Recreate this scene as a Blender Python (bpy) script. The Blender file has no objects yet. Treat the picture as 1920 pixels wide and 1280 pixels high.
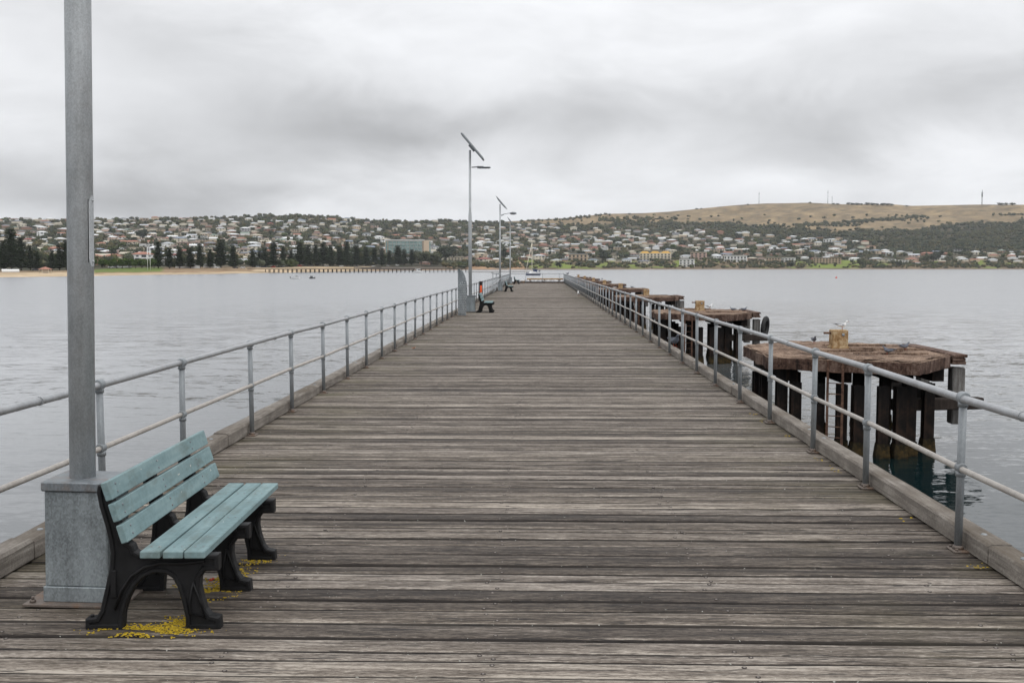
import bpy, math, random
from mathutils import Vector, Matrix, noise as mnoise
import numpy as np
rnd = random.Random(7)
PI = math.pi
S = bpy.context.scene
HAZE = 5e-5
C = S.collection

# ------------------------------------------------------------------ camera
F = 2000.0            # focal length in photograph pixels (1920 wide)
VPX, HY, CAMZ = 1010.0, 499.0, 1.8
TH = math.atan((640-HY)/F)
PSI = math.atan((VPX-960)/F*math.cos(TH))
cd = bpy.data.cameras.new('camera'); cam = bpy.data.objects.new('camera', cd); C.objects.link(cam)
cd.sensor_width = 36.0; cd.lens = F/1920*36.0; cd.clip_start = 0.05; cd.clip_end = 30000
cam.location = (0, 0, CAMZ); cam.rotation_euler = (PI/2-TH, 0, PSI)
S.camera = cam
S.render.resolution_x = 1024; S.render.resolution_y = 682

def ray(px, py):
    x = (px-960)/F; y = (640-py)/F
    dy = math.cos(TH)+y*math.sin(TH); dz = -math.sin(TH)+y*math.cos(TH)
    c, s = math.cos(PSI), math.sin(PSI)
    X = c*x-s*dy; Y = s*x+c*dy
    return X/Y, dz/Y

# ------------------------------------------------------------------ world: overcast daylight
SUN_EL, SUN_ROT = math.radians(58), math.radians(150)
w = bpy.data.worlds.new('World'); S.world = w; w.use_nodes = True
nt = w.node_tree; nt.nodes.clear()
def N(t, **k):
    n = nt.nodes.new(t)
    for a, b in k.items(): setattr(n, a, b)
    return n
def Lk(a, b): nt.links.new(a, b)
def mth(op, a, b=None, c=None):
    n = N('ShaderNodeMath', operation=op)
    for i, v in enumerate((a, b, c)):
        if v is None: continue
        if isinstance(v, (int, float)): n.inputs[i].default_value = v
        else: Lk(v, n.inputs[i])
    return n.outputs[0]
tc = N('ShaderNodeTexCoord'); sp = N('ShaderNodeSeparateXYZ'); Lk(tc.outputs['Generated'], sp.inputs[0])
dx_, dy_, dz_ = sp.outputs
# cloud sheet seen in perspective
den = mth('ADD', mth('ABSOLUTE', dz_), 0.12)
cb = N('ShaderNodeCombineXYZ'); Lk(mth('DIVIDE', dx_, den), cb.inputs[0]); Lk(mth('DIVIDE', dy_, den), cb.inputs[1])
n1 = N('ShaderNodeTexNoise'); n1.inputs['Scale'].default_value = 0.9; n1.inputs['Detail'].default_value = 4; n1.inputs['Roughness'].default_value = .5; n1.inputs['Distortion'].default_value = .3
Lk(cb.outputs[0], n1.inputs['Vector'])
# direction-space warp
mp = N('ShaderNodeMapping'); mp.inputs['Scale'].default_value = (1, 1, 2.2); Lk(tc.outputs['Generated'], mp.inputs[0])
n2 = N('ShaderNodeTexNoise'); n2.inputs['Scale'].default_value = 6.2; n2.inputs['Detail'].default_value = 8; n2.inputs['Roughness'].default_value = .55; n2.inputs['Distortion'].default_value = .35
Lk(mp.outputs[0], n2.inputs['Vector'])
sep2 = N('ShaderNodeSeparateColor'); Lk(n2.outputs['Color'], sep2.inputs[0])
az = mth('ARCTAN2', dx_, dy_)
azw = mth('ADD', az, mth('MULTIPLY', mth('SUBTRACT', sep2.outputs[0], .5), .22))
elw = mth('ADD', dz_, mth('MULTIPLY', mth('SUBTRACT', sep2.outputs[1], .5), .10))
def blob(px, py, rx, ry, amt, acc):
    a0 = math.atan((px-VPX)/F); e0 = (HY-py)/F
    dx = mth('DIVIDE', mth('SUBTRACT', azw, a0), rx/F); dy = mth('DIVIDE', mth('SUBTRACT', elw, e0), ry/F)
    r2 = mth('ADD', mth('MULTIPLY', dx, dx), mth('MULTIPLY', dy, dy))
    g = mth('MULTIPLY', mth('EXPONENT', mth('MULTIPLY', r2, -1.0)), amt)
    return g if acc is None else mth('ADD', acc, g)
acc = None
CLOUDS = [(60, 40, 260, 70, -.10), (560, 262, 330, 75, -.22), (360, 340, 300, 55, -.18), (740, 235, 220, 50, -.14), (230, 375, 380, 50, -.30), (330, 130, 200, 60, -.10),
          (1130, 215, 260, 60, -.17), (1640, 245, 330, 50, -.25), (1900, 190, 200, 60, -.08), (1500, 300, 160, 30, -.08),
          (60, 215, 130, 60, .05), (1100, 20, 600, 90, .06), (1200, 370, 420, 30, .05), (1800, 370, 300, 30, .03), (680, 370, 140, 25, .04)]
for b in CLOUDS: acc = blob(*b, acc)
tone = mth('ADD', mth('MULTIPLY', mth('SUBTRACT', n1.outputs['Fac'], .5), .20), mth('MULTIPLY', mth('SUBTRACT', n2.outputs['Fac'], .5), .52))
base = mth('ADD', mth('ADD', tone, .90), acc)
base = mth('ADD', base, mth('MULTIPLY', mth('MAXIMUM', mth('SUBTRACT', dz_, .22), 0), .75))      # overcast sky: brighter overhead
sky = N('ShaderNodeTexSky', sky_type='NISHITA'); sky.sun_disc = False; sky.sun_elevation = SUN_EL; sky.sun_rotation = SUN_ROT
cc = N('ShaderNodeCombineColor')
b10 = mth('MULTIPLY', mth('MAXIMUM', base, .1), 10.0)
Lk(mth('MULTIPLY', b10, .975), cc.inputs[0]); Lk(mth('MULTIPLY', b10, .988), cc.inputs[1]); Lk(mth('MULTIPLY', b10, 1.015), cc.inputs[2])
mx = N('ShaderNodeMix', data_type='RGBA'); mx.inputs[0].default_value = .985
Lk(sky.outputs[0], mx.inputs[6]); Lk(cc.outputs[0], mx.inputs[7])
bg = N('ShaderNodeBackground'); bg.inputs[1].default_value = 0.1; Lk(mx.outputs[2], bg.inputs[0])
wo = N('ShaderNodeOutputWorld'); Lk(bg.outputs[0], wo.inputs[0])
w.cycles.sampling_method = 'MANUAL'; w.cycles.sample_map_resolution = 512

sl = bpy.data.lights.new('sun', 'SUN'); sl.energy = 0.9; sl.angle = math.radians(35); sl.color = (1, .975, .94)
so = bpy.data.objects.new('sun', sl); C.objects.link(so)
so.rotation_euler = (PI/2-SUN_EL, 0, PI-SUN_ROT)
S.view_settings.view_transform = 'Standard'; S.view_settings.look = 'None'
S.view_settings.exposure = 0.0; S.view_settings.gamma = 1.0

# ------------------------------------------------------------------ helpers
class MB:
    """collects shapes; build() links them as ONE mesh object"""
    def __init__(s): s.v = []; s.f = []; s.m = []; s.c = []; s.sm = []
    def add(s, vs, fs, mi=0, col=(1, 1, 1, 1), smooth=False):
        o = len(s.v); s.v += [tuple(p) for p in vs]
        for f in fs: s.f.append(tuple(i+o for i in f)); s.m.append(mi); s.sm.append(smooth)
        if col is not None and len(col) == 4 and not hasattr(col[0], '__len__'): s.c += [col]*len(vs)
        else: s.c += list(col)
        return s
    def box(s, a, b, mi=0, M=None, bev=0.0, col=(1, 1, 1, 1)):
        x0, y0, z0 = a; x1, y1, z1 = b
        if bev <= 0:
            vs = [Vector(p) for p in ((x0, y0, z0), (x1, y0, z0), (x1, y1, z0), (x0, y1, z0), (x0, y0, z1), (x1, y0, z1), (x1, y1, z1), (x0, y1, z1))]
            fs = [(0, 3, 2, 1), (4, 5, 6, 7), (0, 1, 5, 4), (1, 2, 6, 5), (2, 3, 7, 6), (3, 0, 4, 7)]
        else:
            import itertools
            c = Vector(((x0+x1)/2, (y0+y1)/2, (z0+z1)/2)); h = Vector(((x1-x0)/2, (y1-y0)/2, (z1-z0)/2))
            idx = {}; vs = []; fs = []
            for sx, sy, sz in itertools.product((-1, 1), repeat=3):
                for ax in range(3):
                    p = [h[k]-bev for k in range(3)]; p[ax] = h[ax]
                    idx[(sx, sy, sz, ax)] = len(vs)
                    vs.append(c+Vector((p[0]*sx, p[1]*sy, p[2]*sz)))
            g = lambda sx, sy, sz, ax: idx[(sx, sy, sz, ax)]
            for ax in range(3):
                o1, o2 = (ax+1) % 3, (ax+2) % 3
                for sg in (-1, 1):
                    q = []
                    for a1, a2 in ((-1, -1), (1, -1), (1, 1), (-1, 1)):
                        t = [0, 0, 0]; t[ax] = sg; t[o1] = a1; t[o2] = a2; q.append(g(*t, ax))
                    fs.append(tuple(q if sg > 0 else q[::-1]))
            for ax in range(3):       # edges parallel to ax
                o1, o2 = (ax+1) % 3, (ax+2) % 3
                for a1 in (-1, 1):
                    for a2 in (-1, 1):
                        t0 = [0]*3; t0[ax] = -1; t0[o1] = a1; t0[o2] = a2
                        t1 = t0[:]; t1[ax] = 1
                        q = (g(*t0, o1), g(*t1, o1), g(*t1, o2), g(*t0, o2))
                        fs.append(q if a1*a2 < 0 else q[::-1])
            for sx, sy, sz in itertools.product((-1, 1), repeat=3):
                q = (g(sx, sy, sz, 0), g(sx, sy, sz, 1), g(sx, sy, sz, 2))
                fs.append(q if sx*sy*sz > 0 else q[::-1])
        if M is not None: vs = [M @ p for p in vs]
        return s.add(vs, fs, mi, col)
    def tube(s, pts, r, n=10, mi=0, cap=True, smooth=True, col=(1, 1, 1, 1)):
        pts = [Vector(p) for p in pts]
        rs = r if hasattr(r, '__len__') else [r]*len(pts)
        vs = []; fs = []; ref = None
        for i, p in enumerate(pts):
            a = pts[max(i-1, 0)]; b = pts[min(i+1, len(pts)-1)]; d = (b-a).normalized()
            if ref is None: ref = Vector((0, 0, 1)) if abs(d.z) < .9 else Vector((1, 0, 0))
            u = ref.cross(d); u.normalize(); v = d.cross(u); ref = v
            for k in range(n):
                t = 2*PI*k/n; vs.append(p+(u*math.cos(t)+v*math.sin(t))*rs[i])
        for i in range(len(pts)-1):
            for k in range(n):
                k2 = (k+1) % n; fs.append((i*n+k, i*n+k2, (i+1)*n+k2, (i+1)*n+k))
        s.add(vs, fs, mi, col, smooth)
        if cap:
            o = len(s.v)-len(vs)
            s.f.append(tuple(o+k for k in range(n))[::-1]); s.m.append(mi); s.sm.append(False)
            s.f.append(tuple(o+(len(pts)-1)*n+k for k in range(n))); s.m.append(mi); s.sm.append(False)
        return s
    def prism(s, poly, a, b, axis='y', mi=0, M=None):
        """poly: list of 2D points (ccw seen from -axis for y), extruded a..b along axis"""
        n = len(poly)
        mk = (lambda p, t: Vector((p[0], t, p[1]))) if axis == 'y' else ((lambda p, t: Vector((t, p[0], p[1]))) if axis == 'x' else (lambda p, t: Vector((p[0], p[1], t))))
        vs = [mk(p, a) for p in poly]+[mk(p, b) for p in poly]
        fs = [tuple(range(n))[::-1] if axis == 'z' else tuple(range(n)), tuple(range(n, 2*n)) if axis == 'z' else tuple(range(n, 2*n))[::-1]]
        for i in range(n):
            j = (i+1) % n
            fs.append((i, j, n+j, n+i) if axis == 'z' else (j, i, n+i, n+j))
        if M is not None: vs = [M @ p for p in vs]
        return s.add(vs, fs, mi)
    def ball(s, c, r, n=8, mi=0, sc=(1, 1, 1)):
        vs = []; fs = []; m = n//2+1
        for i in range(m+1):
            a = PI*i/m
            for k in range(n):
                t = 2*PI*k/n; vs.append((c[0]+r*sc[0]*math.sin(a)*math.cos(t), c[1]+r*sc[1]*math.sin(a)*math.sin(t), c[2]+r*sc[2]*math.cos(a)))
        for i in range(m):
            for k in range(n):
                k2 = (k+1) % n; fs.append((i*n+k, (i+1)*n+k, (i+1)*n+k2, i*n+k2))
        return s.add(vs, fs, mi, smooth=True)
    def mesh(s, name, mats):
        me = bpy.data.meshes.new(name); me.from_pydata(s.v, [], s.f)
        for m in (mats if isinstance(mats, (list, tuple)) else [mats]): me.materials.append(m)
        me.polygons.foreach_set('material_index', s.m); me.polygons.foreach_set('use_smooth', s.sm)
        ca = me.color_attributes.new('Col', 'FLOAT_COLOR', 'POINT'); ca.data.foreach_set('color', [x for c in s.c for x in c])
        me.validate(clean_customdata=False); me.update(); return me
    def build(s, name, mats, parent=None, loc=None):
        o = bpy.data.objects.new(name, s.mesh(name, mats)); C.objects.link(o)
        if parent: o.parent = parent
        if loc is not None: o.location = loc
        return o
def tag(o, label=None, cat=None, group=None, kind=None):
    if label: o['label'] = label
    if cat: o['category'] = cat
    if group: o['group'] = group
    if kind: o['kind'] = kind
    return o
def empty(name, loc=(0, 0, 0), rz=0, label=None, cat=None, group=None):
    o = bpy.data.objects.new(name, None); C.objects.link(o); o.location = loc; o.rotation_euler = (0, 0, rz); o.empty_display_size = .2
    return tag(o, label, cat, group)
def inst(name, me, parent, loc=(0, 0, 0), rz=0, sc=None):
    o = bpy.data.objects.new(name, me); C.objects.link(o); o.parent = parent; o.location = loc; o.rotation_euler = (0, 0, rz)
    if sc: o.scale = sc
    return o
KIDS = {}
def copy_tree(o, parent=None):
    c = o.copy(); C.objects.link(c)
    if parent is not None: c.parent = parent
    for ch in [x for x in bpy.data.objects if x.parent == o]: copy_tree(ch, c)
    return c

# ------------------------------------------------------------------ materials
def mat(name, col=(.5, .5, .5), rough=.6, metal=0.0, spec=.5):
    m = bpy.data.materials.new(name); m.use_nodes = True
    b = m.node_tree.nodes['Principled BSDF']
    b.inputs['Base Color'].default_value = (*col, 1); b.inputs['Roughness'].default_value = rough
    b.inputs['Metallic'].default_value = metal; b.inputs['Specular IOR Level'].default_value = spec
    return m
class NB:
    """small node-building helper for one material"""
    def __init__(s, m): s.t = m.node_tree; s.b = s.t.nodes['Principled BSDF']; s.tc = s.t.nodes.new('ShaderNodeTexCoord')
    def n(s, t, **k):
        x = s.t.nodes.new(t)
        for a, b in k.items(): setattr(x, a, b)
        return x
    def l(s, a, b): s.t.links.new(a, b)
    def map(s, scale, coord='Object', loc=None):
        m = s.n('ShaderNodeMapping'); m.inputs['Scale'].default_value = scale
        s.l(s.tc.outputs[coord] if isinstance(coord, str) else coord, m.inputs[0])
        if loc is not None: s.l(loc, m.inputs['Location'])
        return m.outputs[0]
    def noise(s, vec, scale=1, detail=4, rough=.55, dist=0):
        n = s.n('ShaderNodeTexNoise'); n.inputs['Scale'].default_value = scale; n.inputs['Detail'].default_value = detail
        n.inputs['Roughness'].default_value = rough; n.inputs['Distortion'].default_value = dist; s.l(vec, n.inputs['Vector']); return n.outputs['Fac']
    def ramp(s, f, stops):
        r = s.n('ShaderNodeValToRGB'); e = r.color_ramp.elements
        while len(e) < len(stops): e.new(.5)
        for i, (p, c) in enumerate(stops):
            e[i].position = p; e[i].color = (*c, 1) if hasattr(c, '__len__') else (c, c, c, 1)
        s.l(f, r.inputs[0]); return r.outputs[0]
    def m(s, op, a, b=None, c=None):
        n = s.n('ShaderNodeMath', operation=op)
        for i, v in enumerate((a, b, c)):
            if v is None: continue
            if isinstance(v, (int, float)): n.inputs[i].default_value = v
            else: s.l(v, n.inputs[i])
        return n.outputs[0]
    def mix(s, f, a, b, mode='MIX'):
        n = s.n('ShaderNodeMix', data_type='RGBA', blend_type=mode)
        for i, v in ((0, f), (6, a), (7, b)):
            if isinstance(v, (int, float)): n.inputs[i].default_value = v
            elif isinstance(v, tuple): n.inputs[i].default_value = (*v, 1)
            else: s.l(v, n.inputs[i])
        return n.outputs[2]
    def attr(s, name='Col'):
        a = s.n('ShaderNodeAttribute'); a.attribute_name = name; return a.outputs['Color']
    def bump(s, h, strength=.3, dist=.01, normal=None):
        b = s.n('ShaderNodeBump'); b.inputs['Strength'].default_value = strength; b.inputs['Distance'].default_value = dist
        s.l(h, b.inputs['Height'])
        if normal is not None: s.l(normal, b.inputs['Normal'])
        return b.outputs[0]
    def col(s, c): s.l(c, s.b.inputs['Base Color'])
    def rgh(s, c): s.l(c, s.b.inputs['Roughness'])
    def nrm(s, c): s.l(c, s.b.inputs['Normal'])

def m_deck():
    m = mat('weathered_deck_timber', rough=.75, spec=.35); q = NB(m)
    a = q.n('ShaderNodeSeparateColor'); q.l(q.attr(), a.inputs[0]); r, g, b = a.outputs[0], a.outputs[1], a.outputs[2]
    off = q.n('ShaderNodeCombineXYZ'); q.l(q.m('MULTIPLY', r, 37), off.inputs[0]); q.l(q.m('MULTIPLY', b, 53), off.inputs[2])
    grain = q.noise(q.map((4.2, 60, 6), loc=off.outputs[0]), 1, 8, .72, .9)
    fine = q.noise(q.map((26, 230, 30), loc=off.outputs[0]), 1, 4, .7)
    patch = q.noise(q.map((1.1, 11, 1), loc=off.outputs[0]), 1, 6, .62, .7)
    broad = q.noise(q.map((.35, .3, 1)), 1, 3, .5)
    t = q.m('ADD', q.m('MULTIPLY', q.m('SUBTRACT', grain, .5), 1.35), q.m('MULTIPLY', q.m('SUBTRACT', patch, .5), 1.0))
    t = q.m('ADD', t, q.m('MULTIPLY', q.m('SUBTRACT', fine, .5), 1.3))
    t = q.m('ADD', t, q.m('MULTIPLY', q.m('SUBTRACT', r, .5), .38))
    edge = q.m('POWER', q.m('ABSOLUTE', q.m('SUBTRACT', q.m('MULTIPLY', g, 2), 1)), 6)
    t = q.m('ADD', t, q.m('MULTIPLY', q.m('MULTIPLY', edge, b), .80))
    t = q.m('ADD', q.m('MULTIPLY', t, 1.22), .5)
    c = q.ramp(t, [(.0, (.010, .007, .005)), (.22, (.036, .027, .021)), (.48, (.100, .081, .065)), (.72, (.195, .165, .138)), (1.0, (.42, .375, .325))])
    rim = q.ramp(q.m('ADD', q.m('ABSOLUTE', q.m('SUBTRACT', g, .5)), q.m('MULTIPLY', q.m('SUBTRACT', q.noise(q.map((3, 3, 3), loc=off.outputs[0]), 1, 4, .6), .5), .06)), [(.432, 1.0), (.470, .06)])
    c = q.mix(rim, (.016, .012, .010), c)
    green = q.ramp(q.noise(q.map((.5, .8, 1)), 1.3, 4, .6), [(.45, 0.0), (.7, 1.0)])
    xx = q.n('ShaderNodeSeparateXYZ'); q.l(q.tc.outputs['Object'], xx.inputs[0])
    side = q.m('MULTIPLY', q.m('MINIMUM', q.m('MAXIMUM', q.m('SUBTRACT', q.m('ABSOLUTE', q.m('ADD', xx.outputs[0], .2)), 1.5), 0), 1.2), .55)
    c = q.mix(q.m('MULTIPLY', green, side), c, (.085, .075, .035))
    red = q.m('MULTIPLY', b, .35); c = q.mix(red, c, q.mix(1.0, c, (.97, .93, .84), 'MULTIPLY'))
    crack = q.ramp(q.noise(q.map((2.4, 38, 3), loc=off.outputs[0]), 1, 3, .5, 1.2), [(.350, 0.0), (.372, 1.0)])
    crack2 = q.ramp(q.noise(q.map((2.6, 95, 5), loc=off.outputs[0]), 1, 3, .5, .5), [(.335, 0.0), (.37, 1.0)])
    ck = q.m('MULTIPLY', crack, crack2)
    c = q.mix(q.m('ADD', q.m('MULTIPLY', ck, .8), .2), (.018, .015, .014), c)
    spots = q.ramp(q.noise(q.map((60, 60, 60)), 1, 1, .5), [(.765, 0.0), (.785, 1.0)])
    c = q.mix(q.m('MULTIPLY', spots, .7), c, (.5, .5, .45))
    q.col(c)
    h = q.m('ADD', q.m('MULTIPLY', grain, .6), q.m('ADD', q.m('MULTIPLY', fine, .35), q.m('MULTIPLY', ck, .9)))
    q.nrm(q.bump(h, .75, .006))
    return m
def m_timber(name, dark, mid, light, sc=1.0, axis=1, moss=0.0, bumpd=.01):
    m = mat(name, rough=.85, spec=.25); q = NB(m)
    s = [26*sc]*3; s[axis] = 1.6*sc
    g = q.noise(q.map(tuple(s)), 1, 6, .65, .4)
    p = q.noise(q.map((3*sc, 3*sc, 3*sc)), 1, 4, .6)
    f = q.noise(q.map((45*sc, 45*sc, 45*sc)), 1, 3, .6)
    t = q.m('ADD', q.m('MULTIPLY', g, .9), q.m('ADD', q.m('MULTIPLY', p, .6), q.m('MULTIPLY', f, .5)))
    t = q.m('SUBTRACT', t, .5)
    c = q.ramp(t, [(.15, dark), (.5, mid), (.85, light)])
    if moss: 
        mm = q.ramp(q.noise(q.map((1.2, .6, 1.2)), 1.5, 5, .65), [(.42, 0.0), (.62, 1.0)])
        nz = q.n('ShaderNodeNewGeometry'); sz = q.n('ShaderNodeSeparateXYZ'); q.l(nz.outputs['Normal'], sz.inputs[0])
        c = q.mix(q.m('MULTIPLY', q.m('MULTIPLY', mm, q.m('MAXIMUM', sz.outputs[2], 0)), moss), c, (.07, .05, .028))
    q.col(c); q.nrm(q.bump(t, .7, bumpd)); return m
def m_galv(name, col, rough=.42, var=.25, sc=1.0, rust=0.0, metal=.55):
    m = mat(name, col, rough, metal); q = NB(m)
    v = q.n('ShaderNodeTexVoronoi'); v.inputs['Scale'].default_value = 170*sc; q.l(q.map((1, 1, .6)), v.inputs['Vector'])
    vs = q.n('ShaderNodeSeparateColor'); q.l(v.outputs['Color'], vs.inputs[0])
    p = q.noise(q.map((3*sc, 3*sc, 1.6*sc)), 1.5, 6, .68); st = q.noise(q.map((22*sc, 22*sc, 2*sc)), 1, 4, .6)
    t = q.m('ADD', q.m('ADD', q.m('MULTIPLY', q.m('SUBTRACT', vs.outputs[0], .5), .3), q.m('MULTIPLY', q.m('SUBTRACT', p, .5), 1.05)), q.m('MULTIPLY', q.m('SUBTRACT', st, .5), .8))
    t = q.m('ADD', t, .5)
    lo = tuple(x*(1-var) for x in col); hi = tuple(min(1, x*(1+var)) for x in col)
    c = q.ramp(t, [(.2, lo), (.8, hi)])
    if rust:
        rr = q.ramp(q.noise(q.map((9, 9, 9)), 1, 5, .65), [(.5, 0.0), (.66, 1.0)])
        c = q.mix(q.m('MULTIPLY', rr, rust), c, (.20, .11, .06))
    q.col(c); q.rgh(q.ramp(t, [(0, rough-.08), (1, rough+.15)])); q.nrm(q.bump(t, .08, .002)); return m
def m_noise(name, c1, c2, sc=5, rough=.7, detail=5, lo=.35, hi=.65, bd=0.0, spec=.5, metal=0.0, vec=(1, 1, 1)):
    m = mat(name, c1, rough, metal, spec); q = NB(m)
    n = q.noise(q.map(vec), sc, detail, .6); q.col(q.ramp(n, [(lo, c1), (hi, c2)]))
    if bd: q.nrm(q.bump(n, .6, bd))
    return m
def m_foliage(name, dark, light, sc=.25, attr=True):
    m = mat(name, dark, .9, 0, .1); q = NB(m)
    n = q.noise(q.map((1, 1, 1)), sc, 4, .6); c = q.ramp(n, [(.3, dark), (.7, light)])
    if attr: c = q.mix(1.0, c, q.attr(), 'MULTIPLY')
    q.col(c); return m
def m_rust(name, a, b, c, sc=2.0, bd=.01, rough=.9, speck=0.0, streak=0.0):
    m = mat(name, b, rough, 0, .2); q = NB(m)
    n = q.noise(q.map((1, 1, 1)), sc, 7, .7, .3); n2 = q.noise(q.map((1, 1, 1)), sc*7, 4, .6)
    t = q.m('ADD', q.m('MULTIPLY', n, .75), q.m('MULTIPLY', n2, .3))
    if speck: t = q.m('ADD', t, q.m('MULTIPLY', q.m('SUBTRACT', q.noise(q.map((1, 1, 1)), 28, 3, .7), .5), speck))
    if streak: t = q.m('ADD', t, q.m('MULTIPLY', q.m('SUBTRACT', q.noise(q.map((7, 7, .5)), 1, 5, .65), .5), streak))
    q.col(q.ramp(t, [(.36, a), (.5, b), (.66, c)])); q.nrm(q.bump(t, .8, bd)); return m

M = {}
M['deck'] = m_deck()
M['kerb'] = m_timber('kerb_timber', (.085, .072, .060), (.20, .178, .155), (.38, .35, .31), 1.2, 1, moss=.6)
M['under'] = m_timber('wharf_timber', (.012, .009, .007), (.03, .022, .018), (.07, .055, .045), 1, 2)
M['galv'] = m_galv('galvanised_steel', (.25, .268, .28), .5, .22, metal=.3)
M['galv_pole'] = m_galv('galvanised_pole_steel', (.46, .48, .49), .55, .26, 1.2, rust=.10, metal=.15)
M['galv_box'] = m_galv('galvanised_sheet', (.24, .268, .28), .5, .42, .8, metal=.35)
M['galv_lid'] = m_galv('galvanised_lid_steel', (.19, .21, .225), .5, .3, .8, rust=.35, metal=.3)
M['galv_plate'] = m_galv('rusty_base_plate', (.17, .14, .12), .65, .3, 1, rust=.6, metal=.3)
M['rail_mid'] = m_galv('worn_cream_pipe', (.38, .355, .325), .6, .2, 1, rust=.12, metal=.1)
M['rail_top'] = m_galv('galvanised_pipe', (.36, .37, .38), .45, .2, 1, rust=.12, metal=.45)
M['bench_iron'] = m_noise('black_bench_plastic', (.005, .005, .0055), (.012, .012, .013), 9, .6, 5, bd=.0015, spec=.28)
M['bench_slat'] = m_timber('aqua_painted_slat', (.12, .185, .195), (.19, .275, .285), (.27, .355, .36), .8, 1, bumpd=.0012)
q = NB(M['bench_slat']); src = q.b.inputs['Base Color'].links[0].from_socket
dr = q.ramp(q.noise(q.map((38, 16, 38)), 1, 2, .5), [(.735, 0.0), (.76, 1.0)]); gr_ = q.ramp(q.noise(q.map((7, 3, 7)), 1, 6, .7), [(.50, 0.0), (.70, 1.0)])
q.col(q.mix(q.m('MULTIPLY', dr, .6), q.mix(q.m('MULTIPLY', gr_, .55), src, (.10, .11, .09)), (.6, .6, .55)))
M['lichen'] = m_noise('yellow_lichen_crust', (.26, .18, .006), (.55, .38, .02), 60, .9)
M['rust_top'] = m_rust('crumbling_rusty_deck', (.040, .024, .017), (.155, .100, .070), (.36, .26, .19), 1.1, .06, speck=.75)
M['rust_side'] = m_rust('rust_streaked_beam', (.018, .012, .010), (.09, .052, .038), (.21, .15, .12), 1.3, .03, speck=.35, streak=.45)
M['rust_pile'] = m_rust('corroded_pile_steel', (.004, .0035, .0035), (.010, .0075, .0065), (.030, .018, .013), 1.6, .02, streak=.7)
M['bollard'] = m_rust('flaking_yellow_rust', (.10, .045, .02), (.30, .19, .09), (.55, .45, .30), 4, .01)
M['fender'] = m_timber('grey_fender_timber', (.03, .025, .022), (.16, .15, .14), (.36, .36, .35), .8, 2)
M['rubber'] = mat('black_tyre_rubber', (.012, .012, .012), .7)
M['rust_steel'] = m_rust('rusty_ladder_steel', (.03, .018, .015), (.10, .055, .04), (.20, .12, .08), 5, .004)
M['weed'] = m_rust('weed_on_piles', (.005, .005, .004), (.018, .014, .007), (.075, .048, .016), 4, .03)
M['glass_dark'] = mat('dark_window_glass', (.03, .035, .04), .15)
M['solar'] = mat('dark_solar_cell', (.02, .03, .035), .2)
M['gull_white'] = mat('white_feather', (.78, .78, .76), .8); M['gull_grey'] = mat('grey_wing_feather', (.27, .28, .30), .8)
M['bird_dark'] = mat('dark_feather', (.03, .03, .035), .7); M['pig_grey'] = mat('slate_pigeon_feather', (.10, .11, .135), .7)
M['beak'] = mat('orange_red_bill', (.35, .07, .03), .5)
M['juv'] = mat('brown_mottled_feather', (.20, .15, .10), .8)
M['orange'] = m_noise('orange_lifebuoy', (.70, .07, .015), (.80, .13, .03), 8, .5)
M['white'] = mat('white_paint', (.75, .75, .74), .5); M['navy'] = mat('navy_paint', (.01, .025, .09), .3)
M['black'] = mat('black_paint', (.012, .012, .012), .5)
M['red'] = mat('red_paint', (.55, .04, .02), .5)

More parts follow.
